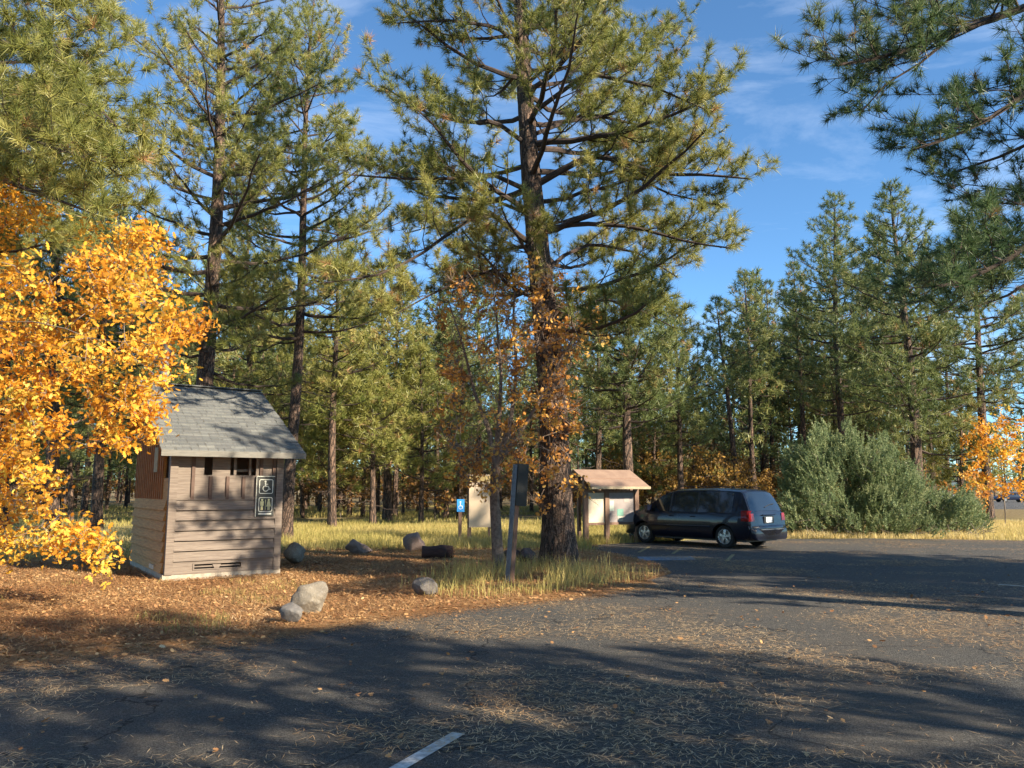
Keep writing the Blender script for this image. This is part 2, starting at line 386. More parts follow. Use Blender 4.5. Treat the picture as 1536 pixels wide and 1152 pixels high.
# ------------------------------------------------------------------ ground, road
ROAD = [(-60, 6.6), (-12, 7.3), (-7.2, 7.75)] + [tuple(G(*q)[:2]) for q in
        [(0, 985), (100, 976), (250, 962), (430, 945), (560, 922), (700, 905), (850, 890), (960, 875), (1010, 860), (985, 846), (940, 835), (885, 824), (868, 818.5)]] + \
       [(3.2, 24.75), (4.5, 25.8), (7, 26.9), (9.6, 27.3), (12.4, 27.6), (14.6, 27.2), (17, 26.4), (24, 25.6), (60, 25)]
def smooth_line(P, rng, step=0.15, amp=0.05):
    P = np.array(P, float); d = np.concatenate([[0], np.cumsum(np.linalg.norm(np.diff(P, axis=0), axis=1))])
    s = np.arange(0, d[-1], step); x = np.interp(s, d, P[:, 0]); y = np.interp(s, d, P[:, 1])
    k = np.hanning(9); k /= k.sum(); x[4:-4] = np.convolve(x, k, 'same')[4:-4]; y[4:-4] = np.convolve(y, k, 'same')[4:-4]
    n = np.convolve(rng.normal(0, 1, len(s)), np.ones(5) / 5, 'same') * amp + np.convolve(rng.normal(0, 1, len(s)), np.ones(25) / 25, 'same') * amp * 2.5
    return np.stack([x + n * 0.3, y + n], 1)
rg = np.random.default_rng(5)
edge = smooth_line(ROAD, rg)

def ground_mat():
    m, t, b = newmat('forest_floor'); c = t.nodes.new('ShaderNodeTexCoord'); sp = t.nodes.new('ShaderNodeSeparateXYZ'); t.links.new(c.outputs['Object'], sp.inputs[0])
    n1 = noise(t, 0.35, 4, vec=c.outputs['Object']); n2 = noise(t, 6, 8, 0.75, vec=c.outputs['Object']); n3 = noise(t, 45, 6, 0.8, vec=c.outputs['Object'])
    duff = nodemix(t, ramp(t, n3, 0.3, 0.7), (0.14, 0.075, 0.038), (0.46, 0.27, 0.13))
    duff = nodemix(t, ramp(t, n2, 0.45, 0.75), duff, (0.26, 0.17, 0.10))
    gr = nodemix(t, ramp(t, n3, 0.3, 0.7), (0.16, 0.15, 0.06), (0.46, 0.38, 0.17))
    yy = math_(t, 'ADD', sp.outputs['Y'], math_(t, 'MULTIPLY', n1, 5.0)); f = ramp(t, yy, 22.2, 24.2)
    base = nodemix(t, f, duff, gr)
    far = ramp(t, math_(t, 'ADD', sp.outputs['Y'], math_(t, 'MULTIPLY', n1, 20.0)), 48, 62)
    base = nodemix(t, far, base, nodemix(t, ramp(t, n2, 0.4, 0.65), (0.16, 0.11, 0.06), (0.34, 0.27, 0.13)))
    t.links.new(base, b.inputs['Base Color']); b.inputs['Roughness'].default_value = 0.95; b.inputs['Specular IOR Level'].default_value = 0.1
    bump(t, b, math_(t, 'ADD', n2, n3), 0.9, 0.05); return m
mb = MB()
xs = np.concatenate([-np.geomspace(900, 62, 14), np.linspace(-60, 60, 61), np.geomspace(62, 900, 14)])
ys = np.concatenate([np.linspace(-60, 90, 76), np.geomspace(94, 1200, 24)])
XX, YY = np.meshgrid(xs, ys); ZZ = np.maximum(0, (YY - 60)) ** 1.0 * 0.0 + np.where(YY > 220, (YY - 220) * 0.004, 0)
mb.grid(np.stack([XX, YY, ZZ], -1))
tag(mb.build('ground', ground_mat(), smooth=True), 'needle strewn forest floor turning to dry grass beyond the restroom hut', None, None, 'structure')

def asphalt():
    m, t, b = newmat('worn_asphalt'); c = t.nodes.new('ShaderNodeTexCoord').outputs['Object']
    n1 = noise(t, 0.5, 5, 0.6, vec=c); n2 = noise(t, 9, 6, 0.7, vec=c); n3 = noise(t, 110, 3, 0.8, vec=c)
    vo = t.nodes.new('ShaderNodeTexVoronoi'); vo.inputs['Scale'].default_value = 95; t.links.new(c, vo.inputs['Vector'])
    base = nodemix(t, ramp(t, n3, 0.42, 0.60), (0.012, 0.013, 0.016), (0.17, 0.165, 0.15))
    n4 = noise(t, 42, 4, 0.85, vec=c); base = nodemix(t, ramp(t, n4, 0.56, 0.66), base, (0.30, 0.28, 0.24)); base = nodemix(t, ramp(t, n4, 0.42, 0.30), base, (0.018, 0.019, 0.021))
    base = nodemix(t, ramp(t, vo.outputs['Distance'], 0.25, 0.02), base, (0.20, 0.19, 0.175))
    base = nodemix(t, math_(t, 'MULTIPLY', ramp(t, n1, 0.42, 0.66), 0.45), base, (0.15, 0.125, 0.095))
    base = nodemix(t, math_(t, 'MULTIPLY', ramp(t, n2, 0.55, 0.72), 0.35), base, (0.22, 0.17, 0.11))
    vc = t.nodes.new('ShaderNodeTexVoronoi'); vc.feature = 'DISTANCE_TO_EDGE'; vc.inputs['Scale'].default_value = 0.30
    dn = t.nodes.new('ShaderNodeTexNoise'); dn.inputs['Scale'].default_value = 1.6; dn.inputs['Detail'].default_value = 8; t.links.new(c, dn.inputs['Vector'])
    va = t.nodes.new('ShaderNodeVectorMath'); va.operation = 'ADD'; t.links.new(c, va.inputs[0]); t.links.new(dn.outputs['Color'], va.inputs[1]); t.links.new(va.outputs[0], vc.inputs['Vector'])
    base = nodemix(t, math_(t, 'MULTIPLY', ramp(t, vc.outputs['Distance'], 0.0045, 0.002), 0.8), base, (0.012, 0.012, 0.012))
    t.links.new(base, b.inputs['Base Color']); b.inputs['Roughness'].default_value = 0.8; b.inputs['Specular IOR Level'].default_value = 0.3
    bump(t, b, math_(t, 'ADD', math_(t, 'ADD', n3, n4), vo.outputs['Distance']), 1.0, 0.02); return m
M['asphalt'] = asphalt()
def flat(name, pts, z, m, label, kind='structure'):
    bm = bmesh.new(); vs = [bm.verts.new((float(p[0]), float(p[1]), z)) for p in pts]
    f = bm.faces.new(vs); f.normal_update()
    if f.normal.z < 0: f.normal_flip()
    bmesh.ops.triangulate(bm, faces=bm.faces[:]); me = bpy.data.meshes.new(name); bm.to_mesh(me); bm.free(); me.materials.append(m)
    o = bpy.data.objects.new(name, me); col.objects.link(o)
    if kind: o['kind'] = kind
    if label: o['label'] = label
    return o
flat('road', list(map(tuple, edge)) + [(60, -50), (-60, -50)], 0.004, M['asphalt'], 'dark asphalt car park strewn with fallen pine needles')
flat('far_road', [(30, 70), (150, 60), (200, 66), (200, 110), (100, 150), (66, 112), (45, 96)], 0.006, M['asphalt'], 'far strip of asphalt beyond the juniper')
paint = simple('worn_white_paint', (0.62, 0.62, 0.58), 0.7, c2=(0.30, 0.29, 0.27), sc=22)
def strip(name, a, b, w, z, m, label):
    a = np.array(a[:2]); b = np.array(b[:2]); d = nrm(b - a); n = np.array([-d[1], d[0]]) * w / 2
    return flat(name, [a + n, b + n, b - n, a - n], z, m, label)
a0 = G(600, 1152); a1 = G(688, 1101); dd_ = nrm(a1 - a0)
strip('parking_line', a0 - dd_ * 2.5, a1, 0.10, 0.008, paint, 'short worn white parking line in the foreground asphalt')
strip('parking_line', G(1498, 877), G(1560, 882), 0.12, 0.008, paint, 'white parking line at the right edge of the asphalt')
yel = simple('faded_yellow_paint', (0.34, 0.27, 0.10), 0.8, c2=(0.16, 0.13, 0.07), sc=14)
for q, lab in (((958, 829, 975, 820), 'faded yellow bay line nearest the kiosk'), ((1009, 831, 1023, 822), 'faded yellow bay line under the front of the minivan'), ((1090, 842, 1100, 832), 'faded yellow bay line behind the rear wheel')):
    strip('bay_line', G(q[0], q[1]), G(q[2], q[3]), 0.09, 0.008, yel, lab)
blu = simple('faded_blue_paint', (0.14, 0.24, 0.34), 0.8, c2=(0.11, 0.12, 0.13), sc=10)
bc = G(1000, 838)
flat('blue_pavement_marking', [bc + np.array(q) for q in [(-0.75, -0.55, 0), (0.65, -0.45, 0), (0.75, 0.55, 0), (-0.65, 0.5, 0)]], 0.008, blu, 'faded blue accessible bay marking on the asphalt in front of the kiosk')
def hills():
    mb = MB(); x = np.linspace(-1100, 1100, 90); k = np.linspace(0, 1, 10)
    h = 22 + 14 * np.sin(x * 0.006 + 1) + 9 * np.sin(x * 0.017) + 30 * np.exp(-((x - 520) / 150) ** 2)
    V = np.stack([np.broadcast_to(x[None], (10, 90)), 900 + 220 * k[:, None] + 0 * x[None], h[None] * np.sin(k[:, None] * math.pi / 2) + 2.0], -1); mb.grid(V)
    tag(mb.build('hills', simple('hill_haze_tint', (0.10, 0.15, 0.17), 1.0, c2=(0.08, 0.12, 0.13), sc=0.05), smooth=True), 'low wooded hills tinted haze blue far beyond the trees', None, None, 'structure')  # distance haze is put into the bluish base colour
hills()

# ------------------------------------------------------------------ the small wooden restroom hut
def hut():
    p0 = G(245, 872); p1 = G(420, 862); W = 2.17; ang = math.atan2(p1[1] - p0[1], p1[0] - p0[0])
    ang = R(34.5)
    e = empty('restroom_hut', (p0[0], p0[1], 0), ang)
    tag(e, 'small brown wooden restroom hut with grey shingle roof beside the orange oak', 'restroom')
    D = 3.7; HF = 2.42; RY = 2.95; RZ = 4.05   # ridge
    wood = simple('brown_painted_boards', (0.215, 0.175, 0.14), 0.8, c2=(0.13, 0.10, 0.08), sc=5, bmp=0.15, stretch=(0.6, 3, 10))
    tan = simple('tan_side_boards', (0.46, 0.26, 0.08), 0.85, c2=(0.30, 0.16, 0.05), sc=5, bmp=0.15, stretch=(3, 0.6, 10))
    dark = simple('interior_shade', (0.02, 0.017, 0.015), 0.9)  # near-black colour stands in for the shade inside the hut
    conc = simple('concrete_sill', (0.42, 0.36, 0.28), 0.9, c2=(0.28, 0.24, 0.19), sc=12, bmp=0.2)
    # sill / foundation
    m = MB(); m.bb((-0.03, -0.02, -0.05), (W + 0.02, 0.12, 0.11)); m.bb((-0.03, 0.12, -0.05), (0.10, D, 0.13)); m.bb((W - 0.1, 0.12, -0.05), (W + 0.02, D, 0.11)); m.build('foundation', conc, e)
    # horizontal lap boards, front
    zt = 1.50; m = MB(); nb = 7
    for k in range(nb):
        z0 = 0.16 + k * (zt - 0.16) / nb; z1 = z0 + (zt - 0.16) / nb + 0.012; x0, x1 = 0.14, W - 0.14
        y0, y1 = -0.062, -0.004
        if k == 0:
            m.bb((x0, -0.03, 0.11), (0.52, 0.03, z1)); m.bb((1.40, -0.03, 0.11), (x1, 0.03, z1)); m.bb((0.52, -0.03, 0.29), (1.40, 0.03, z1)); m.bb((0.52, -0.03, 0.11), (1.40, 0.03, 0.19)); continue
        V = [(x0, y0, z0), (x1, y0, z0), (x1, y1, z1), (x0, y1, z1), (x0, 0.03, z0), (x1, 0.03, z0), (x1, 0.03, z1), (x0, 0.03, z1)]
        m.add(V, [[0, 1, 2, 3], [5, 4, 7, 6], [0, 4, 5, 1], [3, 2, 6, 7], [0, 3, 7, 4], [1, 5, 6, 2]])
    m.build('lap_siding', wood, e)
    m = MB()   # upper board and batten with an opening
    m.bb((0.14, -0.006, zt), (W - 0.14, 0.03, 1.98)); m.bb((0.14, -0.006, 1.98), (0.62, 0.03, HF)); m.bb((1.62, -0.006, 1.98), (W - 0.14, 0.03, HF)); m.build('upper_wall', wood, e)
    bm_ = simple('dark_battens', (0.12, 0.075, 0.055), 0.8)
    for x, z1 in ((0.42, HF), (0.75, 1.965), (1.07, 1.965), (1.38, 1.965), (1.72, HF), (1.98, HF)): m = MB(); m.bb((x - 0.03, -0.040, zt + 0.01), (x + 0.03, -0.008, z1 - 0.01)); m.build('batten', bm_, e)
    m = MB(); m.bb((0.14, -0.034, zt - 0.005), (W - 0.14, -0.008, zt + 0.05)); m.build('belt_board', wood, e)
    for x in (0.0, W - 0.14):
        m = MB(); m.bb((x, -0.05, 0.11), (x + 0.14, 0.10, HF)); m.build('corner_post', wood, e)
    # vent slot
    f = MB(); f.bb((0.50, -0.045, 0.285), (1.42, -0.031, 0.305)); f.bb((0.50, -0.045, 0.175), (1.42, -0.031, 0.195)); f.bb((0.50, -0.045, 0.195), (0.525, -0.031, 0.285)); f.bb((1.395, -0.045, 0.195), (1.42, -0.031, 0.285))
    fr = f.build('vent', wood, e); m = MB(); m.bb((0.52, 0.035, 0.18), (1.40, 0.045, 0.30)); m.build('opening_shade', dark, fr)  # dark sheet behind the slot, painted as the shade inside
    m = MB(); m.bb((0.525, -0.012, 0.225), (1.395, 0.0, 0.250)); m.add([(0.86, -0.028, 0.27), (1.02, -0.028, 0.27), (0.98, -0.028, 0.19), (0.90, -0.028, 0.19)], [[0, 1, 2, 3][::-1]]); m.build('vent_slat', wood, fr)
    # inner privacy panel seen through the opening
    m = MB(); m.bb((0.10, 0.85, 0.1), (W - 0.1, 0.89, HF + 0.3)); m.build('inner_wall', simple('inner_wall', (0.30, 0.17, 0.11), 0.8), e)
    m = MB(); m.bb((0.79, 0.06, 1.9), (1.13, 0.10, HF)); m.build('inner_board', wood, e)
    m = MB(); m.bb((0.95, 0.40, 1.9), (1.03, 0.48, HF + 0.2)); m.bb((1.22, 0.10, 2.06), (1.60, 0.2, 2.10)); m.bb((1.2, 0.06, 1.98), (1.25, 0.12, HF)); m.bb((1.5, 0.06, 1.98), (1.54, 0.12, HF)); m.build('opening_frame', wood, e)
    # left side wall
    m = MB(); nb = 7
    for k in range(nb):
        z0 = 0.14 + k * (zt - 0.14) / nb; z1 = z0 + (zt - 0.14) / nb + 0.012
        V = [(-0.06, D, z0), (-0.06, 0.10, z0), (-0.004, 0.10, z1), (-0.004, D, z1), (0.03, D, z0), (0.03, 0.10, z0), (0.03, 0.10, z1), (0.03, D, z1)]
        m.add(V, [[0, 1, 2, 3], [5, 4, 7, 6], [0, 4, 5, 1], [3, 2, 6, 7], [0, 3, 7, 4], [1, 5, 6, 2]])
    m.build('lap_siding', tan, e)
    def top(y): return HF - 0.05 + (RZ - HF) * y / RY if y < RY else RZ - 0.05 - (y - RY) * 0.9
    for xw, mm in ((0.0, tan), (W - 0.04, wood)):
        m = MB(); z0 = zt if xw == 0 else 0.11
        ys_ = [0.10, 0.55, 1.05, RY, D] if xw == 0 else [0.10, RY, D]
        for a, b in zip(ys_[:-1], ys_[1:]):
            segs = [(z0, None)]
            if xw == 0 and a == 0.10: segs = [(z0, 1.92), (2.36, None)]
            for lo, hi in segs:
                za = top(a) if hi is None else hi; zb = top(b) if hi is None else hi
                if za <= lo: za = lo + 0.02
                V = [(xw, a, lo), (xw, b, lo), (xw, b, zb), (xw, a, za), (xw + 0.04, a, lo), (xw + 0.04, b, lo), (xw + 0.04, b, zb), (xw + 0.04, a, za)]
                m.add(V, [[0, 3, 2, 1], [4, 5, 6, 7], [0, 1, 5, 4], [3, 7, 6, 2], [0, 4, 7, 3], [1, 2, 6, 5]])
        m.build('side_wall', mm, e)
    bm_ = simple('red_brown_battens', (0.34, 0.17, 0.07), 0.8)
    for y in np.arange(0.6, D, 0.22):
        z1 = top(y) - 0.06
        m = MB(); m.bb((-0.030, y - 0.022, zt + 0.01), (-0.002, y + 0.022, z1)); m.build('batten', bm_, e)
    m = MB(); m.bb((-0.045, 1.05, 2.05), (-0.032, 1.45, 2.55)); m.build('notice_board', simple('weathered_notice', (0.32, 0.25, 0.13), 0.8), e)
    m = MB(); m.bb((0.06, 0.12, 1.9), (0.07, 0.55, 2.4)); m.build('opening_shade', dark, e)  # solid dark sheet in place of the unlit space behind the side gap
    m = MB(); m.bb((0, D - 0.04, 0.1), (W, D, 3.4)); m.build('back_wall', tan, e)
    m = MB(); m.bb((-0.06, 0.75, 0.16), (-0.03, 1.2, 0.24)); m.build('vent', simple('pale_vent', (0.6, 0.52, 0.4), 0.8), e)
    # roof
    ms, t, b = newmat('grey_shingles'); nn = noise(t, 3.2, 6, 0.7); n2 = noise(t, 30, 4, 0.8)
    br = t.nodes.new('ShaderNodeTexBrick'); c = t.nodes.new('ShaderNodeTexCoord'); t.links.new(c.outputs['Object'], br.inputs['Vector'])
    br.inputs['Scale'].default_value = 1; br.inputs['Brick Width'].default_value = 0.30; br.inputs['Row Height'].default_value = 0.1386; br.inputs['Mortar Size'].default_value = 0.004
    br.inputs['Color1'].default_value = (0.105, 0.11, 0.11, 1); br.inputs['Color2'].default_value = (0.165, 0.17, 0.16, 1); br.inputs['Mortar'].default_value = (0.05, 0.05, 0.05, 1)
    cc = nodemix(t, math_(t, 'MULTIPLY', ramp(t, nn, 0.45, 0.7), 0.6), br.outputs['Color'], (0.10, 0.11, 0.11)); cc = nodemix(t, math_(t, 'MULTIPLY', ramp(t, n2, 0.5, 0.7), 0.4), cc, (0.27, 0.26, 0.23))
    t.links.new(cc, b.inputs['Base Color']); b.inputs['Roughness'].default_value = 0.9; bump(t, b, n2, 0.6, 0.01)
    ex0, ex1 = -0.24, W + 0.34; y0 = -0.36; z0 = HF - 0.0; sl = (RZ - z0) / (RY - y0)
    m = MB(); nc = 20; rs = np.random.default_rng(3)
    for k in range(nc):
        ya = y0 + k * (RY - y0) / nc; yb = ya + (RY - y0) / nc + 0.10; za = z0 + (ya - y0) * sl + 0.030; zb = z0 + (yb - y0) * sl + 0.006
        nx = 16; xe = np.linspace(ex0, ex1, nx + 1); xe[1:-1] += rs.normal(0, 0.03, nx - 1)
        for q in range(nx):
            dz = rs.normal(0, 0.0035); dy = rs.normal(0, 0.008); xa, xb = xe[q] + 0.002, xe[q + 1] - 0.002
            if yb > RY: yb = RY + 0.02; zb = z0 + (RY - y0) * sl + 0.02
            V = [(xa, ya + dy, za + dz), (xb, ya + dy, za + dz), (xb, yb, zb), (xa, yb, zb), (xa, ya + dy, za - 0.025), (xb, ya + dy, za - 0.025)]
            m.add(V, [[0, 1, 2, 3]]); m.add(V, [[4, 5, 1, 0]])
    yb_ = D + 0.35; zb_ = RZ - (yb_ - RY) * 0.9
    m.add([(ex0, RY, RZ + 0.03), (ex1, RY, RZ + 0.03), (ex1, yb_, zb_), (ex0, yb_, zb_)], [[0, 1, 2, 3]]); m.bb((ex0, RY - 0.10, RZ + 0.02), (ex1, RY + 0.10, RZ + 0.045))
    rf = m.build('roof', ms, e)
    m = MB()
    def slab(x0, x1, t0):
        V = [(x0, y0, z0 - t0), (x1, y0, z0 - t0), (x1, RY, RZ - t0), (x0, RY, RZ - t0), (x0, y0, z0), (x1, y0, z0), (x1, RY, RZ), (x0, RY, RZ)]
        m.add(V, [[0, 3, 2, 1], [4, 5, 6, 7], [0, 1, 5, 4], [1, 2, 6, 5], [2, 3, 7, 6], [3, 0, 4, 7]])
        V = [(x0, RY, RZ - t0), (x1, RY, RZ - t0), (x1, yb_, zb_ - t0), (x0, yb_, zb_ - t0), (x0, RY, RZ - 0.004), (x1, RY, RZ - 0.004), (x1, yb_, zb_ - 0.01), (x0, yb_, zb_ - 0.01)]
        m.add(V, [[0, 3, 2, 1], [4, 5, 6, 7], [0, 1, 5, 4], [1, 2, 6, 5], [2, 3, 7, 6], [3, 0, 4, 7]])
    slab(ex0 + 0.02, ex1 - 0.02, 0.07); m.build('roof_deck', tan, rf)
    m = MB(); m.bb((ex0, y0 - 0.03, z0 - 0.10), (ex1, y0 - 0.002, z0 + 0.012)); m.build('fascia', simple('grey_fascia', (0.20, 0.19, 0.165), 0.85, sc=14, stretch=(0.5, 1, 6)), rf)
    m = MB(); m.tube([(0.35, RY + 0.25, RZ - 0.5), (0.35, RY + 0.25, RZ + 0.80)], 0.085, 14); vp = m.build('vent_pipe', simple('grey_pipe', (0.20, 0.20, 0.20), 0.6), rf, smooth=True)
    m = MB(); m.tube([(0.35, RY + 0.25, RZ + 0.74), (0.35, RY + 0.25, RZ + 1.0)], 0.13, 14); m.build('pipe_cap', simple('black_cap', (0.03, 0.03, 0.03), 0.6), vp, smooth=True)
    # restroom sign
    sg = MB(); sx, sz, sw, sh = 1.63, 1.17, 0.36, 0.80; sy = -0.075
    sg.bb((sx, sy, sz), (sx + sw, -0.04, sz + sh)); s_ = sg.build('sign', simple('dark_sign_face', (0.035, 0.035, 0.028), 0.5), e)
    tag(s_, 'dark sign with white wheelchair symbol above a man and woman')
    wm = simple('white_sign_paint', (0.75, 0.74, 0.62), 0.6, c2=(0.6, 0.6, 0.5)); ym = simple('pale_yellow_sign_paint', (0.75, 0.70, 0.34), 0.6, c2=(0.6, 0.56, 0.3))
    yf = sy - 0.003
    def fl(m, pts, off=0.0): m.poly([(sx + a, yf - off, sz + b) for a, b in pts])
    def frame(m, x0, x1, z0_, z1_, w, r=0.035):
        def rr(i):
            out = []
            for cx, cz, a0_ in ((x1 - r, z1_ - r, 0), (x0 + r, z1_ - r, 90), (x0 + r, z0_ + r, 180), (x1 - r, z0_ + r, 270)):
                for k in range(5): a = R(a0_ + k * 22.5); out.append((cx + (r - i) * math.cos(a), cz + (r - i) * math.sin(a)))
            return out
        o, i = rr(0), rr(w); n = len(o)
        for k in range(n): q = (k + 1) % n; fl(m, [o[k], o[q], i[q], i[k]][::-1])
    m = MB(); frame(m, 0.045, 0.325, 0.445, 0.735, 0.014); frame(m, 0.045, 0.325, 0.085, 0.375, 0.014)
    m.bb((sx - 0.012, sy - 0.002, sz - 0.01), (sx - 0.001, -0.041, sz + sh)); m.bb((sx, sy - 0.002, sz + sh - 0.012), (sx + sw, sy - 0.0005, sz + sh))
    m.bb((sx + 0.05, sy - 0.003, sz + 0.03), (sx + 0.31, sy - 0.0005, sz + 0.062)); m.build('sign_border', wm, s_)
    def disc(m, cx, cz, r, n=16): fl(m, [(cx + r * math.cos(-a), cz + r * math.sin(-a)) for a in np.arange(n) * 2 * math.pi / n])
    def bar(m, a, b, w): 
        a = np.array(a); b = np.array(b); d = nrm(b - a); n = np.array([-d[1], d[0]]) * w / 2; fl(m, [tuple(a + n), tuple(b + n), tuple(b - n), tuple(a - n)][::-1] if False else [tuple(a - n), tuple(b - n), tuple(b + n), tuple(a + n)])
    m = MB(); disc(m, 0.168, 0.695 - 0.005, 0.020); bar(m, (0.168, 0.668), (0.175, 0.588), 0.026); bar(m, (0.170, 0.635), (0.225, 0.635), 0.014)
    bar(m, (0.172, 0.592), (0.235, 0.592), 0.020); bar(m, (0.228, 0.596), (0.256, 0.524), 0.018); bar(m, (0.250, 0.530), (0.280, 0.540), 0.014)
    cx, cz, r = 0.178, 0.552, 0.056
    for k in range(13):
        a = R(120 + k * 18); b2 = R(120 + (k + 1) * 18); bar(m, (cx + r * math.cos(a), cz + r * math.sin(a)), (cx + r * math.cos(b2), cz + r * math.sin(b2)), 0.016)
    m.build('wheelchair_symbol', wm, s_)
    m = MB()
    for cx, skirt in ((0.115, False), (0.250, True)):
        disc(m, cx, 0.322, 0.021)
        if skirt: fl(m, [(cx - 0.022, 0.295), (cx + 0.022, 0.295), (cx + 0.046, 0.190), (cx - 0.046, 0.190)][::-1])
        else: fl(m, [(cx - 0.034, 0.295), (cx + 0.034, 0.295), (cx + 0.034, 0.210), (cx - 0.034, 0.210)][::-1])
        bar(m, (cx - 0.012, 0.215), (cx - 0.012, 0.120), 0.018); bar(m, (cx + 0.012, 0.215), (cx + 0.012, 0.120), 0.018)
    bar(m, (0.183, 0.33), (0.183, 0.12), 0.008)
    m.build('people_symbol', ym, s_)
    return e
hut()

# ------------------------------------------------------------------ signs, kiosk
postw = simple('brown_post_wood', (0.24, 0.145, 0.10), 0.8, c2=(0.15, 0.09, 0.06), sc=6, bmp=0.2, stretch=(3, 3, 0.5))
def kiosk():
    c = G(879, 816); n = np.array([0.42, -0.90, 0]); ang = math.atan2(0.42, 0.90)
    e = empty('information_kiosk', (c[0], c[1], 0), ang); tag(e, 'brown roofed trailhead kiosk with pale notices in front of the minivan', 'kiosk')
    W = 1.92; xm = 0.78
    for x in (0.0, xm, W):
        m = MB(); m.bb((x - 0.075, -0.06, -0.1), (x + 0.075, 0.06, 2.02 if x else 2.15)); m.build('post', postw, e)
    for x in (-0.04, W + 0.03):
        m = MB(); m.bb((x - 0.05, 0.30, -0.1), (x + 0.05, 0.40, 2.2)); m.build('post', postw, e)
    for x0, x1 in ((0.08, xm - 0.08), (xm + 0.08, W - 0.08)):
        for z_ in (0.58, 1.60): m = MB(); m.bb((x0, -0.03, z_), (x1, 0.05, z_ + 0.08)); m.build('rail', postw, e)
    m = MB(); m.bb((0.078, 0.0, 0.655), (xm - 0.078, 0.03, 1.605)); m.build('notice_panel', simple('cream_panel', (0.62, 0.55, 0.42), 0.6, c2=(0.55, 0.48, 0.36)), e)['label'] = 'cream notice panel'
    m = MB(); m.bb((xm + 0.078, 0.0, 0.655), (W - 0.078, 0.03, 1.605)); pn = m.build('notice_panel', simple('grey_panel', (0.30, 0.26, 0.25), 0.6, c2=(0.26, 0.23, 0.22)), e); pn['label'] = 'grey notice panel with pinned papers'
    for (x0, x1, z0, z1), mm in (((0.90, 1.06, 1.02, 1.35), (0.50, 0.58, 0.50)), ((1.18, 1.42, 0.86, 1.08), (0.20, 0.42, 0.33)), ((1.20, 1.40, 0.70, 0.85), (0.62, 0.58, 0.46)), ((1.45, 1.66, 1.28, 1.50), (0.42, 0.37, 0.33)), ((0.95, 1.15, 0.86, 0.93), (0.38, 0.33, 0.31))):
        m = MB(); m.bb((x0, -0.006, z0), (x1, -0.001, z1)); m.build('paper', simple('pinned_paper', mm, 0.7, sc=40), pn)
    def slab(m, P, t=0.04):
        P = np.array(P, float); V = np.concatenate([P, P - np.array([0, 0, t])]); m.add(V, [[0, 1, 2, 3], [7, 6, 5, 4], [0, 4, 5, 1], [1, 5, 6, 2], [2, 6, 7, 3], [3, 7, 4, 0]])
    m = MB(); x0, x1 = -0.08, W + 0.20
    slab(m, [(x0, -0.52, 1.80), (x1, -0.52, 1.80), (x1, 0.62, 2.36), (x0, 0.62, 2.36)])
    slab(m, [(x0, 0.62, 2.36), (x1, 0.62, 2.36), (x1, 0.80, 2.27), (x0, 0.80, 2.27)])
    rf = m.build('roof', simple('red_brown_roof_sheet', (0.30, 0.20, 0.14), 0.8, c2=(0.24, 0.155, 0.11), sc=4), e)
    m = MB(); m.bb((x0 - 0.01, -0.55, 1.72), (x1 + 0.01, -0.522, 1.80)); m.build('fascia', simple('tan_fascia', (0.42, 0.34, 0.22), 0.8), rf)
    m = MB(); m.bb((-0.15, 0.0, 2.0), (W + 0.1, 0.05, 2.07)); m.build('beam', postw, e)
kiosk()
def map_board():
    c = G(703, 816); e = empty('trail_board', (c[0], c[1], 0), R(8)); tag(e, 'tall blank cream trail board on two posts behind the slanting sign post', 'notice board')
    m = MB(); m.bb((0.0, -0.04, 0.52), (0.74, -0.005, 2.18)); b = m.build('board', simple('cream_board', (0.60, 0.47, 0.33), 0.7, c2=(0.52, 0.42, 0.30), sc=3), e)
    m = MB(); m.bb((0.0, -0.043, 1.95), (0.74, -0.041, 2.14)); m.build('header_strip', simple('ochre_header', (0.60, 0.45, 0.18), 0.7), b)
    m = MB(); m.tube([(0.52, -0.046, 1.32), (0.55, -0.046, 1.38)], 0.025, 6); m.build('stain', simple('dark_stain', (0.12, 0.07, 0.05), 0.8), b)
    for x in (0.01, 0.62):
        m = MB(); m.bb((x - 0.05 if x < 0.1 else x, 0.0, -0.1), (x + 0.07, 0.10, 2.2 if x < 0.1 else 2.1)); m.build('post', postw, e)
map_board()
def blue_sign():
    c = G(690, 816); e = empty('accessible_parking_sign', (c[0], c[1], 0), R(12)); tag(e, 'small blue wheelchair sign on a short wooden post beside the cream board', 'sign')
    m = MB(); m.bb((-0.05, 0, -0.1), (0.05, 0.09, 1.32)); m.build('post', postw, e)
    m = MB(); m.bb((-0.11, -0.012, 1.0), (0.13, -0.002, 1.40)); s = m.build('sign_plate', simple('blue_sign', (0.03, 0.28, 0.70), 0.45, c2=(0.03, 0.24, 0.62)), e)
    w = simple('white_symbol', (0.8, 0.82, 0.85), 0.5, c2=(0.7, 0.72, 0.75)); m = MB(); y = -0.018
    m.bb((-0.02, y, 1.29), (0.02, y + 0.004, 1.33)); m.bb((-0.015, y, 1.19), (0.01, y + 0.004, 1.28)); m.bb((-0.01, y, 1.18), (0.06, y + 0.004, 1.20)); m.bb((0.05, y, 1.10), (0.07, y + 0.004, 1.19))
    for k in range(9):
        a = R(100 + 26 * k); m.box((0.0 + 0.055 * math.cos(a), y + 0.002, 1.145 + 0.055 * math.sin(a)), (0.018, 0.004, 0.018))
    m.build('wheelchair_symbol', w, s)
blue_sign()
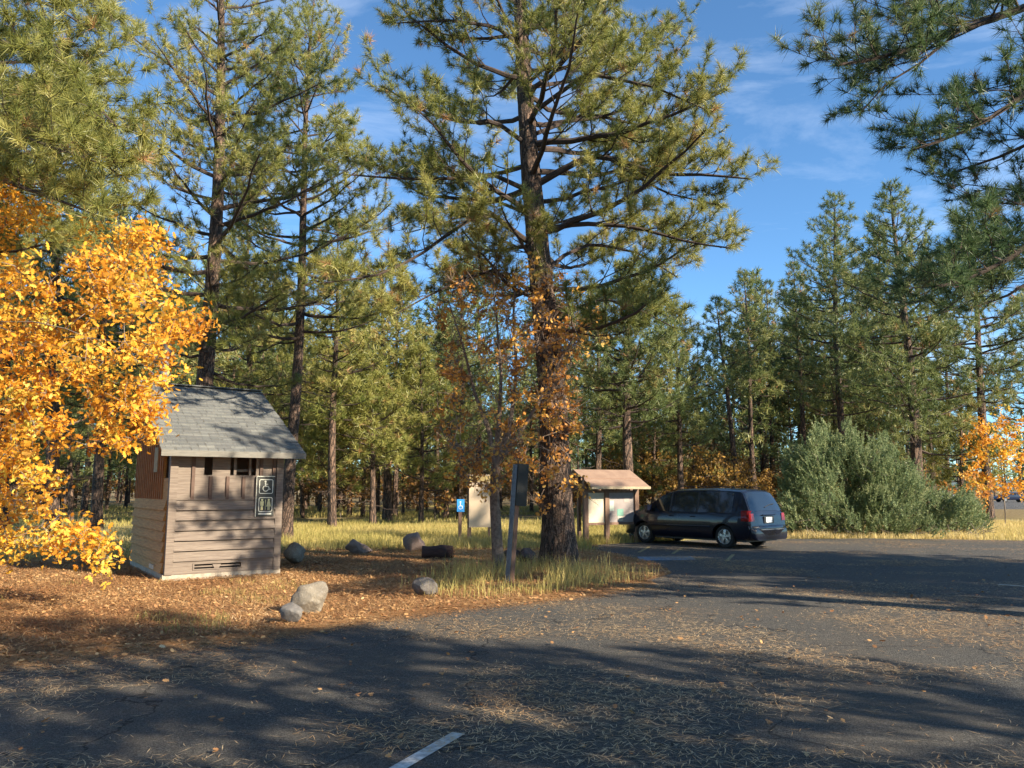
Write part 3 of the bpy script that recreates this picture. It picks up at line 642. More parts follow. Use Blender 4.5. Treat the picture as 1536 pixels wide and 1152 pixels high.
def slant_post():
    c = G(762, 874); e = empty('sign_post', (c[0], c[1], 0)); e.rotation_euler = (0, R(4.0), R(-6)); tag(e, 'slanting grey metal sign post with a dark sign seen from behind', 'sign post')
    met = simple('galvanised_channel', (0.17, 0.19, 0.22), 0.45, 0.5, c2=(0.12, 0.13, 0.15), sc=20)
    m = MB(); m.bb((-0.055, 0.0, -0.2), (0.03, 0.012, 2.17)); m.bb((-0.055, -0.035, -0.2), (-0.045, 0.0, 2.17)); m.bb((0.02, -0.035, -0.2), (0.03, 0.0, 2.17)); p = m.build('channel', met, e)
    m = MB(); m.bb((0.035, -0.02, -0.2), (0.105, 0.07, 1.65)); m.build('timber', postw, e)
    m = MB(); m.box((0.10, 0.10, 1.80), (0.20, 0.32, 0.78), Matrix.Rotation(R(18), 3, 'Z')); m.build('sign_box', simple('dark_sign_back', (0.018, 0.02, 0.018), 0.6), e)
slant_post()

# ------------------------------------------------------------------ rocks
def rock(name, pxy, w, d, h, seed, mat_, label, cat='boulder', sink=0.17, rz=0.0, sub=4):
    rng = np.random.default_rng(seed); bm = bmesh.new(); bmesh.ops.create_icosphere(bm, subdivisions=sub, radius=1)
    pl = [(nrm(rng.normal(size=3)), rng.uniform(0.50, 0.88)) for _ in range(16)]
    f = [(rng.normal(size=3) * q, rng.uniform(0, 6), 0.10 / q) for q in (1.2, 2, 3.4, 6, 9, 13) for _ in range(3)]
    for v in bm.verts:
        p = np.array(v.co)
        for n, o in pl:
            k = p @ n
            if k > o: p = p - n * (k - o) * 0.85
        s = 1 + sum(a * math.sin(float(p @ q) + ph) for q, ph, a in f) * 1.1
        p = p * s; v.co = (p[0] * w / 2, p[1] * d / 2, p[2] * h / 2 + h / 2 - sink * h)
    me = bpy.data.meshes.new(name); bm.to_mesh(me); bm.free(); me.polygons.foreach_set('use_smooth', np.ones(len(me.polygons), bool)); me.materials.append(mat_)
    o = bpy.data.objects.new(name, me); col.objects.link(o); c = G(*pxy); o.location = (c[0], c[1] + d / 2, 0); o.rotation_euler = (0, 0, rz)
    return tag(o, label, cat)
def rockmat(name, a, b_, c_):
    m, t, b = newmat(name); n1 = noise(t, 4, 6, 0.7); n2 = noise(t, 26, 6, 0.8); cc = nodemix(t, ramp(t, n1, 0.35, 0.65), a, b_); cc = nodemix(t, math_(t, 'MULTIPLY', ramp(t, n2, 0.55, 0.68), 0.6), cc, c_)
    t.links.new(cc, b.inputs['Base Color']); b.inputs['Roughness'].default_value = 0.9; bump(t, b, n2, 0.8, 0.03); return m
rm = rockmat('grey_granite', (0.26, 0.225, 0.17), (0.17, 0.145, 0.115), (0.46, 0.44, 0.40)); rd = rockmat('dark_lava_rock', (0.12, 0.085, 0.075), (0.075, 0.055, 0.05), (0.24, 0.2, 0.18)); rp = rockmat('pinkish_rock', (0.28, 0.20, 0.16), (0.18, 0.13, 0.11), (0.40, 0.33, 0.28))
rock('boulder', (464, 925), 0.56, 0.50, 0.53, 2, rm, 'pale tan boulder with a white scuffed top, larger of the pair at the asphalt edge')
rock('boulder', (431, 939), 0.44, 0.36, 0.32, 5, rockmat('grey_boulder', (0.20, 0.185, 0.17), (0.14, 0.13, 0.12), (0.34, 0.32, 0.29)), 'small grey boulder leaning in front of the pale tan one')
rock('boulder', (632, 897), 0.48, 0.45, 0.36, 9, rockmat('slate_boulder', (0.15, 0.135, 0.12), (0.10, 0.09, 0.085), (0.24, 0.22, 0.20)), 'grey boulder half in the grass left of the slanting sign post')
rock('boulder', (435, 849), 0.55, 0.5, 0.62, 11, rm, 'grey boulder at the right rear corner of the restroom hut', sink=0.1)
rock('boulder', (534, 832), 0.66, 0.55, 0.44, 13, rp, 'lumpy mottled boulder alone in the yellow grass right of the restroom hut')
rock('boulder', (619, 828), 0.72, 0.55, 0.52, 17, rp, 'pointed pinkish boulder behind the dark cut log')
for px, sd_, lab in ((788, 21, 'dark jagged rock between the sapling and the big pine'), (772, 23, 'small dark rock tucked behind the slanting sign post')):
    rock('rock', (px, 846), 0.55, 0.45, 0.42, sd_, rd, lab, 'rock')
def log():
    rng = np.random.default_rng(4); c = G(655, 839); e = empty('cut_log', (c[0], c[1] + 0.2, 0), R(6)); tag(e, 'short dark brown log lying on the needles in front of the pinkish boulder', 'log')
    m = MB(); x = np.linspace(-0.38, 0.38, 14); P = np.stack([x, 0.02 * np.sin(x * 6), 0.15 + 0 * x], 1)
    m.tube(P, 0.165 + 0.02 * np.sin(x * 7) - 0.02 * (x > 0.2), 20, wob=lambda P_, a: 1 + 0.05 * np.sin(a * 3) + rng.normal(0, 0.02, (len(P_), len(a)))); m.build('log_body', simple('dark_log_bark', (0.075, 0.04, 0.03), 0.9, c2=(0.035, 0.02, 0.018), sc=14, bmp=0.6, stretch=(0.5, 3, 3)), e, smooth=True)
    m = MB(); m.tube([(0.40, 0.02, 0.15), (0.412, 0.02, 0.15)], 0.13, 14); m.build('cut_end', simple('log_end', (0.16, 0.09, 0.06), 0.9), e)
log()

# ------------------------------------------------------------------ vehicles
def resamp(P, n):
    P = np.asarray(P, float); d = np.concatenate([[0], np.cumsum(np.linalg.norm(np.diff(P, axis=0), axis=1))]); s = np.linspace(0, d[-1], n)
    return np.stack([np.interp(s, d, P[:, k]) for k in range(P.shape[1])], 1)
def car_shell(top, wid, B=0.26, belt=1.0, lean=0.23, xs=None):
    tx, tz = zip(*top); wx, ww = zip(*wid)
    T = lambda x: float(np.interp(x, tx, tz)); W = lambda x: float(np.interp(x, wx, ww)); zb = lambda x: min(belt, T(x) - 0.09)
    def ys(x): return W(x) * (0.965 - lean * (T(x) - zb(x)) / 0.75)
    def side(x, z): k = (z - zb(x)) / (T(x) - 0.07 - zb(x)); return W(x) * 0.965 + (ys(x) - W(x) * 0.965) * k
    def ftop(x, y): return T(x) - 0.07 * min(1, abs(y) / ys(x)) ** 3.5
    rings = []
    for x in xs:
        w, b = W(x), zb(x); sc = (b - B) / (belt - B); zz = lambda q: B + (q - B) * sc
        h = [(0, B), (0.88 * w, B), (0.955 * w, zz(B + 0.08)), (0.985 * w, zz(0.48)), (w, zz(0.66)), (w, zz(0.80)), (0.988 * w, zz(0.92)), (0.965 * w, b)]
        s_ = T(x) - 0.07
        for k in (0.33, 0.66, 0.92): z = b + (s_ - b) * k; h.append((side(x, z), z))
        for k in (1.0, 0.94, 0.85, 0.7, 0.45, 0.2, 0.0): y = ys(x) * k; h.append((y, ftop(x, y)))
        ring = h + [(-a, c) for a, c in h[-2:0:-1]]
        rings.append([(x, a, c) for a, c in ring])
    m = MB(); V = np.array(rings); m.grid(V, wrap=True); m.poly(V[0]); m.poly(V[-1][::-1])
    return m, T, W, zb, ys, side, ftop
def fix_normals(o):
    bm = bmesh.new(); bm.from_mesh(o.data); bmesh.ops.remove_doubles(bm, verts=bm.verts, dist=1e-5); bmesh.ops.recalc_face_normals(bm, faces=bm.faces); bm.to_mesh(o.data); bm.free()
def lathe_y(m, prof, n=28, c=(0, 0, 0), s=1):
    a = np.arange(n) * 2 * math.pi / n
    V = np.array([[(c[0] + r * math.cos(q), c[1] + s * y, c[2] + r * math.sin(q)) for q in a] for r, y in prof]); m.grid(V, wrap=True)
def glossy(name, c, rough=0.15, coat=1.0, metal=0.3):
    m, t, b = newmat(name); b.inputs['Base Color'].default_value = (*c, 1); b.inputs['Roughness'].default_value = rough; b.inputs['Metallic'].default_value = metal
    b.inputs['Coat Weight'].default_value = coat; b.inputs['Specular IOR Level'].default_value = 0.25; b.inputs['Coat Roughness'].default_value = 0.04
    n = noise(t, 3, 5); t.links.new(ramp_(t, n, rough, rough + 0.15), b.inputs['Roughness']); return m
def ramp_(t, x, lo, hi):
    n = t.nodes.new('ShaderNodeMapRange'); n.inputs['From Min'].default_value = 0.3; n.inputs['From Max'].default_value = 0.7; n.inputs['To Min'].default_value = lo; n.inputs['To Max'].default_value = hi
    t.links.new(x, n.inputs['Value']); return n.outputs['Result']
rubber = simple('tyre_rubber', (0.018, 0.018, 0.018), 0.85, sc=20); alloy = simple('alloy_rim', (0.50, 0.48, 0.45), 0.35, 0.6, c2=(0.4, 0.39, 0.37), sc=6)
black = simple('black_trim', (0.012, 0.012, 0.013), 0.5)
glass = glossy('tinted_glass', (0.010, 0.014, 0.018), 0.03, 1.0, 0.0)
def add_wheel(e, x, s, r=0.335, y=0.90):
    w = MB(); c = (x, s * y, r)
    lathe_y(w, [(r * 0.62, -0.01), (r * 0.70, 0.0), (r * 0.92, -0.005), (r, -0.035), (r, -0.19), (r * 0.92, -0.215), (r * 0.6, -0.215)], c=c, s=s)
    wh = w.build('tyre', rubber, None, smooth=True); wheel = empty('wheel', (0, 0, 0)); wheel.parent = e; wh.parent = wheel; fix_normals(wh)
    m = MB(); lathe_y(m, [(0.001, -0.09), (r * 0.60, -0.09)], c=c, s=s); lathe_y(m, [(r * 0.63, -0.012), (r * 0.655, -0.002), (r * 0.63, 0.0), (r * 0.59, -0.02), (r * 0.59, -0.09)], c=c, s=s)
    lathe_y(m, [(0.001, -0.004), (0.045, -0.006), (0.06, -0.03), (0.06, -0.08)], 16, c=c, s=s)
    for k in range(5):
        a = R(90 + 72 * k); d = np.array([math.cos(a), 0, math.sin(a)]); n = np.array([-math.sin(a), 0, math.cos(a)])
        P = []
        for rr, hw, yy in ((0.04, 0.030, -0.018), (r * 0.35, 0.034, -0.020), (r * 0.60, 0.052, -0.030)):
            for q in (-1, 1): P.append(np.array(c) + d * rr + n * hw * q + np.array([0, s * yy, 0]))
            for q in (-1, 1): P.append(np.array(c) + d * rr + n * hw * q * 0.8 + np.array([0, s * (yy - 0.04), 0]))
        for b in (0, 4): m.add(P, [[b, b + 1, b + 5, b + 4], [b + 2, b, b + 4, b + 6], [b + 1, b + 3, b + 7, b + 5]])
    rim = m.build('rim', alloy, wheel); fix_normals(rim)
    m = MB(); lathe_y(m, [(0.001, -0.094), (r * 0.6, -0.094)], c=c, s=s); m.build('brake_shadow', simple('brake_shade_dark', (0.03, 0.03, 0.03), 0.8), wheel)  # dark disc painted as the shade behind the spokes
def minivan():
    hd = R(50); o = G(1088, 822.5)    # contact of the rear left wheel
    e = empty('minivan', (0, 0, 0)); e.rotation_euler = (0, 0, math.pi - hd)
    f = np.array([-math.cos(hd), math.sin(hd)]); l = np.array([-f[1], f[0]])    # forward, left
    base = np.array(o[:2]) - f * 1.02 - l * 0.87; e.location = (base[0], base[1], 0)
    tag(e, 'dark navy minivan with alloy wheels parked between the kiosk and the juniper', 'minivan')
    top = [(0, 0.60), (0.02, 0.645), (0.09, 0.67), (0.105, 0.74), (0.12, 0.92), (0.15, 1.06), (0.20, 1.17), (0.36, 1.50), (0.46, 1.66), (0.54, 1.70), (0.9, 1.735), (1.5, 1.755), (2.2, 1.755), (2.8, 1.73), (3.15, 1.66), (3.35, 1.58), (4.05, 1.13), (4.15, 1.08), (4.45, 1.00), (4.75, 0.90), (4.95, 0.76), (5.03, 0.62), (5.07, 0.5)]
    wid = [(0, 0.80), (0.03, 0.87), (0.10, 0.915), (0.25, 0.945), (0.6, 0.975), (1.2, 0.995), (3.9, 0.995), (4.4, 0.96), (4.7, 0.90), (4.9, 0.80), (5.07, 0.62)]
    xs = sorted(set([a for a, _ in top] + [0.3, 0.41, 0.68, 1.2, 1.8, 2.5, 3.5, 3.65, 3.8, 3.92, 4.3, 4.6, 4.85, 5.0]))
    m, T, W, zb, ys, side, ftop = car_shell(top, wid, xs=xs)
    paint = glossy('navy_car_paint', (0.004, 0.006, 0.016), 0.25, 0.6, 0.0)
    b = m.build('body', paint, e, smooth=True); fix_normals(b)
    cut = []
    for x in (1.02, 4.05):
        for s in (1, -1):
            c = MB(); a = np.arange(32) * 2 * math.pi / 32; V = np.array([[(x + 0.385 * math.cos(q), y, 0.335 + 0.385 * math.sin(q)) for q in a] for y in (s * 0.62, s * 1.2)]); c.grid(V, wrap=True); c.poly(V[0]); c.poly(V[1][::-1])
            q = c.build('arch_cutter', black, e); fix_normals(q); cut.append(q)
    for q in cut:
        md = b.modifiers.new('cut', 'BOOLEAN'); md.object = q; md.operation = 'DIFFERENCE'; md.solver = 'EXACT'
    dg = bpy.context.evaluated_depsgraph_get(); dg.update(); nm_ = bpy.data.meshes.new_from_object(b.evaluated_get(dg)); b.modifiers.clear(); b.data = nm_
    try: nm_.set_sharp_from_angle(angle=R(35))
    except Exception: pass
    for q in cut: bpy.data.objects.remove(q)
    def sidepane(name, x0, x1, s, zt_off=0.115, n=9, mat_=glass, z0=None, off=0.005):
        m = MB(); V = []
        for x in np.linspace(x0, x1, n):
            lo = (zb(x) + 0.03) if z0 is None else z0; hi = max(lo + 0.012, T(x) - zt_off)
            V.append([(x, s * (side(x, z) + off), z) for z in np.linspace(lo, hi, 5)])
        m.grid(np.array(V)); return m.build(name, mat_, e, smooth=True)
    for s in (1, -1):
        for x0, x1 in ((0.72, 1.90), (1.97, 2.92), (2.99, 3.93)): sidepane('side_window', x0, x1, s)
        # window surround and door seams
        for x in (1.935, 2.955): m = MB(); m.add([(x - 0.035, s * (side(x, z) + 0.004), z) for z in (1.02, 1.63)] + [(x + 0.035, s * (side(x, z) + 0.004), z) for z in (1.63, 1.02)], [[0, 1, 2, 3]]); m.build('window_pillar', black, e)
        for x in (1.88, 2.95, 3.92):
            m = MB(); m.add([(x - 0.005, s * (W(x) * q + 0.003), z) for q, z in ((0.99, 0.42), (1.0, 0.72), (0.966, 0.995))] + [(x + 0.005, s * (W(x) * q + 0.003), z) for q, z in ((0.966, 0.995), (1.0, 0.72), (0.99, 0.42))], [[0, 1, 4, 5], [1, 2, 3, 4]]); m.build('door_seam', black, e)
        m = MB(); m.tube([(1.45, s * 1.003, 0.62), (3.85, s * 1.003, 0.60)], 0.022, 6); m.build('side_moulding', paint, e)
        for x in (2.78, 1.98):
            m = MB(); m.tube([(x, s * 0.992, 0.90), (x + 0.04, s * 1.02, 0.905), (x + 0.14, s * 1.02, 0.905), (x + 0.18, s * 0.992, 0.90)], 0.013, 6); m.build('door_handle', paint, e)
        m = MB(); m.tube([(3.72, s * 0.90, 1.08), (3.70, s * 1.05, 1.12)], 0.03, 6); m.box((3.68, s * 1.12, 1.14), (0.12, 0.22, 0.17)); m.build('mirror', paint, e)
        m = MB(); V = []
        for z in np.linspace(0.80, 1.10, 6):
            row = []
            for k in np.linspace(0, 1, 7):
                x = 0.14 + 0.27 * k + (0.02 if z > 1 else 0)
                yy = side(x, z) if z > zb(x) else W(x) * np.interp(z, (0.66, 0.8, 0.92, 1.0), (1, 1, 0.988, 0.965)); row.append((x - 0.006, s * (yy + 0.006), z))
            V.append(row)
        m.grid(np.array(V)); lampm, t, bb = newmat('red_tail_lens'); bb.inputs['Base Color'].default_value = (0.22, 0.008, 0.006, 1); bb.inputs['Roughness'].default_value = 0.12; bb.inputs['Coat Weight'].default_value = 0.25; bb.inputs['Specular IOR Level'].default_value = 0.3
        m.build('tail_light', lampm, e, smooth=True)
        m = MB(); m.add([(0.10, s * 0.70, 0.80), (0.10, s * 0.885, 0.80), (0.128, s * 0.875, 1.02), (0.128, s * 0.74, 1.02)], [[0, 1, 2, 3]]); m.add([(0.10, s * 0.885, 0.80), (0.15, s * 0.945, 0.80), (0.15, s * 0.925, 1.02), (0.128, s * 0.875, 1.02)], [[0, 1, 2, 3]]); m.build('tail_light', lampm, e)
        m = MB(); m.box((4.86, s * 0.70, 0.74), (0.22, 0.26, 0.14), Matrix.Rotation(R(-25 * s), 3, 'Z')); m.build('headlight', simple('headlight_lens', (0.5, 0.5, 0.5), 0.15, 0.2), e)
        m = MB(); m.tube([(0.75, s * 0.66, 1.745), (0.9, s * 0.66, 1.785), (2.7, s * 0.66, 1.79), (2.85, s * 0.66, 1.75)], 0.014, 6); m.build('roof_rail', black, e)
        for x in (1.02, 4.05): add_wheel(e, x, s)
    m = MB()   # rear window
    V = [[(x - 0.006, y, ftop(x, y) + 0.004) for y in np.linspace(-ys(x) * 0.93, ys(x) * 0.93, 15)] for x in np.linspace(0.165, 0.445, 7)]
    m.grid(np.array(V)); m.build('rear_window', glass, e, smooth=True)
    m = MB(); V = [[(x + 0.004, y, ftop(x, y) + 0.005) for y in np.linspace(-ys(x) * 0.93, ys(x) * 0.93, 15)] for x in np.linspace(3.40, 4.02, 8)]
    m.grid(np.array(V)); m.build('windscreen', glass, e, smooth=True)
    m = MB(); m.tube([(0.19, 0.05, 1.19), (0.22, -0.25, 1.26), (0.235, -0.50, 1.285)], 0.012, 5); m.build('wiper', black, e)
    m = MB(); m.box((0.093, 0, 0.83), (0.012, 0.50, 0.20)); m.build('plate_recess', black, e)
    m = MB(); m.box((0.084, 0, 0.83), (0.006, 0.31, 0.155)); pl = m.build('licence_plate', simple('white_plate', (0.62, 0.64, 0.66), 0.5, c2=(0.5, 0.52, 0.55), sc=30), e)
    m = MB(); m.tube([(0.09, -0.32, 0.975), (0.085, 0.32, 0.975)], 0.018, 6); m.build('hatch_handle', paint, e)
    m = MB()   # rear bumper
    V = []
    for y in np.linspace(-1, 1, 17):
        x = 0.02 + 0.20 * abs(y) ** 4; yy = 0.955 * y; V.append([(x + 0.10, yy, 0.675), (x - 0.04, yy, 0.668), (x - 0.065, yy, 0.63), (x - 0.065, yy, 0.56), (x - 0.04, yy, 0.50), (x - 0.02, yy, 0.40), (x + 0.02, yy * 0.97, 0.31), (x + 0.12, yy * 0.96, 0.28)])
    m.grid(np.array(V)); bp = m.build('rear_bumper', paint, e, smooth=True)
    m = MB()
    V = [[(0.02 + 0.20 * abs(y) ** 4 - 0.069, 0.93 * y, z) for z in (0.555, 0.575)] for y in np.linspace(-1, 1, 17)]; m.grid(np.array(V)); m.build('bumper_trim', simple('grey_trim', (0.25, 0.26, 0.28), 0.4), bp)
    m = MB(); m.bb((0.35, -0.80, 0.20), (4.8, 0.80, 0.30)); m.build('underbody', black, e)
    return e
minivan()

def far_car(kind, loc, rz, c, label):
    if kind == 'pickup_truck':
        top = [(0, 0.95), (0.03, 1.10), (1.9, 1.10), (1.93, 1.2), (2.05, 1.80), (2.3, 1.86), (3.2, 1.84), (3.5, 1.75), (4.1, 1.22), (4.3, 1.15), (5.3, 1.05), (5.5, 0.8)]
        wid = [(0, 0.9), (0.3, 0.98), (5.0, 0.98), (5.5, 0.8)]; wx, panes, belt, wr = (1.1, 4.6), ((2.12, 2.75), (2.82, 3.85)), 1.08, 0.38
    else:
        top = [(0, 0.7), (0.1, 0.92), (0.6, 0.98), (0.8, 1.02), (1.4, 1.38), (1.8, 1.44), (2.5, 1.42), (3.4, 0.98), (4.2, 0.86), (4.5, 0.6)]
        wid = [(0, 0.75), (0.3, 0.86), (4.0, 0.88), (4.5, 0.68)]; wx, panes, belt, wr = (0.85, 3.6), ((1.1, 1.95), (2.02, 3.05)), 0.92, 0.32
    e = empty(kind, loc, rz); tag(e, label, 'pickup truck' if kind == 'pickup_truck' else 'car')
    xs = sorted(set([a for a, _ in top] + list(np.linspace(0.2, 4.3, 12))))
    m, T, W, zb, ys, side, ftop = car_shell(top, wid, B=0.32, belt=belt, xs=xs)
    b = m.build('body', glossy('far_paint', c, 0.3, 0.6, 0.1), e, smooth=True); fix_normals(b)
    for s in (1, -1):
        for x0, x1 in panes:
            m = MB(); m.grid(np.array([[(x, s * (side(x, z) + 0.01), z) for z in np.linspace(zb(x) + 0.04, max(zb(x) + 0.06, T(x) - 0.12), 4)] for x in np.linspace(x0, x1, 7)])); m.build('side_window', glass, e)
        for x in wx: add_wheel(e, x, s, wr, W(x) + 0.02)
    return e
def at_far(px, d): p = A(px, 735, d); return (p[0], p[1], 0.01)
far_car('pickup_truck', at_far(1438, 92), R(172), (0.42, 0.45, 0.48), 'silver pickup truck seen over the right end of the juniper')
far_car('parked_car', at_far(1541, 108), R(178), (0.012, 0.02, 0.05), 'dark blue car at the far right edge beyond the orange oak')
far_car('parked_car', at_far(1600, 112), R(176), (0.45, 0.42, 0.38), 'pale beige car parked next to the dark blue one at the edge of the picture')

# ------------------------------------------------------------------ pines
def X(loc, pts, r, n=11):
    """a limb through points given as (px, py, y offset) next to a tree standing at loc"""
    return (resamp([A(p[0], p[1], loc[1] + p[2]) - np.array(loc) for p in pts], n), r)
def g0(px, py): p = G(px, py); return (float(p[0]), float(p[1]), 0.0)
def gd(px, d): p = A(px, 735, d); return (float(p[0]), float(d), 0.0)

L0 = g0(841, 851)
ex = [X(L0, [(808, 275, 0), (860, 245, -.3), (905, 232, -.6), (990, 262, -1), (1060, 262, -1.3), (1122, 268, -1.5)], .085),
      X(L0, [(905, 232, -.6), (950, 262, -.4), (1000, 290, -.3), (1080, 308, -.2)], .04),
      X(L0, [(812, 345, 0), (870, 335, -.8), (950, 340, -1.5), (1040, 365, -2), (1095, 372, -2.2)], .07),
      X(L0, [(815, 410, 0), (850, 380, .5), (890, 365, 1), (960, 380, 1.5), (1015, 415, 2)], .06),
      X(L0, [(832, 490, 0), (860, 465, -.5), (905, 447, -.9), (960, 465, -1.2), (1012, 492, -1.4)], .05),
      X(L0, [(790, 285, 0), (740, 262, -.5), (680, 268, -1), (600, 268, -1.5), (520, 262, -2)], .06),
      X(L0, [(795, 365, 0), (730, 315, -.8), (680, 345, -1.5), (620, 390, -2), (560, 415, -2.4), (480, 425, -2.8)], .065),
      X(L0, [(790, 320, 0), (740, 300, 1), (680, 330, 1.8), (610, 350, 2.5)], .05),
      X(L0, [(805, 440, 0), (740, 405, -.6), (690, 420, -1.2), (640, 445, -1.6), (575, 482, -2)], .05),
      X(L0, [(788, 215, 0), (740, 180, -.5), (700, 185, -.9), (640, 170, -1.3), (575, 130, -1.7)], .06),
      X(L0, [(780, 70, 0), (745, 40, -.5), (670, 30, -.9), (590, 35, -1.2)], .055),
      X(L0, [(792, 125, 0), (840, 80, -.5), (860, 20, -.9), (850, -60, -1)], .05),
      X(L0, [(800, 130, 0), (870, 120, 1), (950, 95, 1.6), (1020, 40, 2)], .055),
      X(L0, [(805, 165, 0), (880, 110, -1), (980, 130, -1.6), (1060, 165, -2)], .06),
      X(L0, [(805, 200, 0), (880, 170, .6), (970, 190, 1.0), (1050, 215, 1.4)], .055)]
pine('big_pine', L0, 'big ponderosa pine with thick furrowed trunk in the centre of the clearing edge', seed=11, H=19, r0=0.37, z0=5.2, Rm=4.6, nl=54, K=46, nw=0.0115, ns=0.21,
     step=0.20, tstep=0.115, lean=(-1.15, 0.1), explicit=ex, sides=56, dead=4, flare=0.45, brown=0.03)
LA = gd(303, 20.5)
pine('tall_pine', LA, 'tall straight pine rising directly behind the restroom hut roof', seed=21, H=19, r0=0.27, z0=4.8, Rm=3.7, nl=70, K=36, nw=0.013, ns=0.22, step=0.24, tstep=0.15, lean=(-0.2, 0), sides=30, dead=8)
LB = g0(428, 814)
pine('slim_pine', LB, 'slimmer pine with reddish lower trunk just right of the restroom hut', seed=31, H=19.5, r0=0.21, z0=6.3, Rm=3.8, nl=70, K=34, nw=0.015, ns=0.24, step=0.25, tstep=0.16, lean=(0.3, 0), sides=24, dead=22, flare=0.35)
LC = (-10.9, 13.2, 0)
exc = [X(LC, [(-120, 40, 0), (0, 60, -1), (90, 100, -2), (175, 190, -3)], .06), X(LC, [(-120, 240, 0), (0, 270, -1), (60, 290, -2), (140, 320, -2.6)], .06),
       X(LC, [(-120, 0, 0), (0, -20, -.5), (80, 10, -1), (130, 40, -1.4)], .05), X(LC, [(-120, 130, 0), (0, 150, .5), (90, 200, .8), (190, 270, 1)], .05), X(LC, [(-120, 170, 0), (-20, 180, -1.5), (60, 215, -2.5), (150, 245, -3.2)], .05)]
pine('leaning_pine', LC, 'pine with long drooping yellow green boughs at the upper left corner', seed=41, H=17, r0=0.3, z0=5.6, Rm=3.9, nl=52, K=50, nw=0.010, ns=0.22, step=0.17, tstep=0.11, explicit=exc, sides=20, dead=2)
LR = (8.9, 9.6, 0)
exr = [X(LR, [(1700, -60, 0), (1536, 12, -.2), (1420, 52, -.4), (1330, 85, -.6), (1255, 98, -.8)], .075), X(LR, [(1440, 45, -.3), (1380, 95, -.3), (1330, 125, -.3), (1290, 170, -.3)], .02),
       X(LR, [(1700, 40, 0), (1600, 90, -.2), (1500, 170, -.4), (1430, 205, -.5), (1368, 225, -.6)], .055), X(LR, [(1700, 160, 0), (1600, 190, .3), (1500, 235, .5), (1420, 262, .6)], .04),
       X(LR, [(1720, 220, 0), (1600, 320, -.4), (1520, 385, -.6), (1440, 425, -.8), (1400, 430, -.9)], .06), X(LR, [(1720, 180, 0), (1600, 290, .4), (1520, 345, .6), (1460, 385, .7)], .04),
       X(LR, [(1700, -120, 0), (1560, -60, .5), (1420, -10, .8), (1340, 10, 1)], .06), X(LR, [(1720, 300, 0), (1600, 380, 0), (1520, 440, 0), (1450, 465, 0)], .04)]
pine('shaded_pine', LR, 'dark shaded pine whose boughs hang in from the upper right edge', seed=51, H=13, r0=0.30, z0=6.5, Rm=3.0, nl=30, K=60, nw=0.0072, ns=0.17, step=0.13, tstep=0.11, nm='needle_dark', explicit=exr, sides=20, dead=0, az_lim=(-2.0, 0.2))  # boughs darkened by needle colour, standing in for shade from other trees

# middle distance pines that can be told apart
def mid(px, d, ptop, r0, z0, Rm, nl, seed, label, top_px=None, **kw):
    loc = gd(px, d); tpx = top_px if top_px else px; tp_ = A(tpx, ptop, d); H = float(tp_[2]); lean = (float(tp_[0] - loc[0]), 0)
    args = dict(H=H, r0=r0, z0=z0, Rm=Rm, nl=int(nl * 1.35), K=19, nw=0.030, ns=0.32, step=0.32, tstep=0.19, lean=lean, sides=10, dead=5, flare=0.2); args.update(kw)
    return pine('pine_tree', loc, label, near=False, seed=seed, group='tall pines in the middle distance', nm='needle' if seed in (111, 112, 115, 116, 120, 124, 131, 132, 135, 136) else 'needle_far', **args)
mid(1378, 36, 278, .30, 3.4, 3.6, 60, 101, 'tall pointed pine with thick trunk rising behind the juniper, tallest against the sky', 1338, peak=0.35)
mid(1262, 44, 292, .26, 5.5, 3.4, 58, 102, 'tall pine left of the pointed one, its ragged top against the blue sky', 1250, peak=0.4)
mid(1480, 40, 298, .26, 5.5, 3.3, 50, 103, 'tall pine at the right with its bare trunk above the orange oak', 1455, peak=0.4)
mid(1207, 52, 392, .22, 8, 2.4, 40, 104, 'slender pine with long bare trunk left of the two tallest', 1192)
mid(1133, 50, 408, .20, 7.5, 2.3, 40, 105, 'slender dark trunked pine above the minivan', 1115)
mid(1108, 47, 450, .22, 7.2, 2.0, 30, 106, 'pine with sunlit orange trunk above the minivan roof', 1075)
mid(1160, 58, 420, .20, 7, 2.3, 34, 107, 'thin pine between two slender ones above the minivan rear', 1150)
mid(1022, 42, 455, .20, 4.0, 2.8, 44, 108, 'full low branched pine above the kiosk', 1010)
mid(943, 33, 400, .27, 4.3, 3.3, 52, 109, 'dark broad pine just right of the big central trunk', 940)
mid(896, 40, 430, .2, 3.5, 2.9, 44, 110, 'pine crown showing right behind the orange sapling twigs', 895)
mid(582, 42, 395, .26, 3.6, 3.6, 60, 111, 'bushy light green pine between the slim pine and the sapling', 575, brown=0.05)
mid(560, 36, 560, .16, 2.6, 2.6, 36, 112, 'low young pine with bright green boughs right of the slim pine', 556, brown=0.06)
mid(668, 46, 470, .2, 5, 2.8, 44, 113, 'dark pine behind the bare sapling twigs', 675)
mid(720, 50, 345, .22, 6, 2.8, 44, 114, 'narrow dark pine spire left of the big trunk', 715)
mid(500, 34, 330, .2, 4.5, 2.8, 46, 115, 'pine behind the slim pine, crown reaching right of it', 505)
mid(380, 38, 300, .22, 5, 3.0, 48, 116, 'pine filling the gap between the tall and the slim pine', 372)
mid(215, 34, 330, .22, 4.5, 3.2, 48, 117, 'pine behind the left end of the hut roof', 225)
mid(150, 30, 230, .22, 4.5, 3.2, 50, 118, 'dark trunked pine behind the orange oak leaves', 158)
mid(85, 26, 120, .24, 4.5, 3.2, 50, 119, 'pine behind the left part of the orange oak', 80)
mid(10, 30, 150, .24, 4, 3.4, 50, 120, 'pine at the left edge behind the orange oak', 5)
mid(1300, 50, 420, .2, 4, 3.0, 44, 121, 'dense pine low between the two tallest crowns', 1298)
mid(1420, 52, 470, .2, 4.5, 2.8, 40, 122, 'paler pine right of the pointed one', 1415)
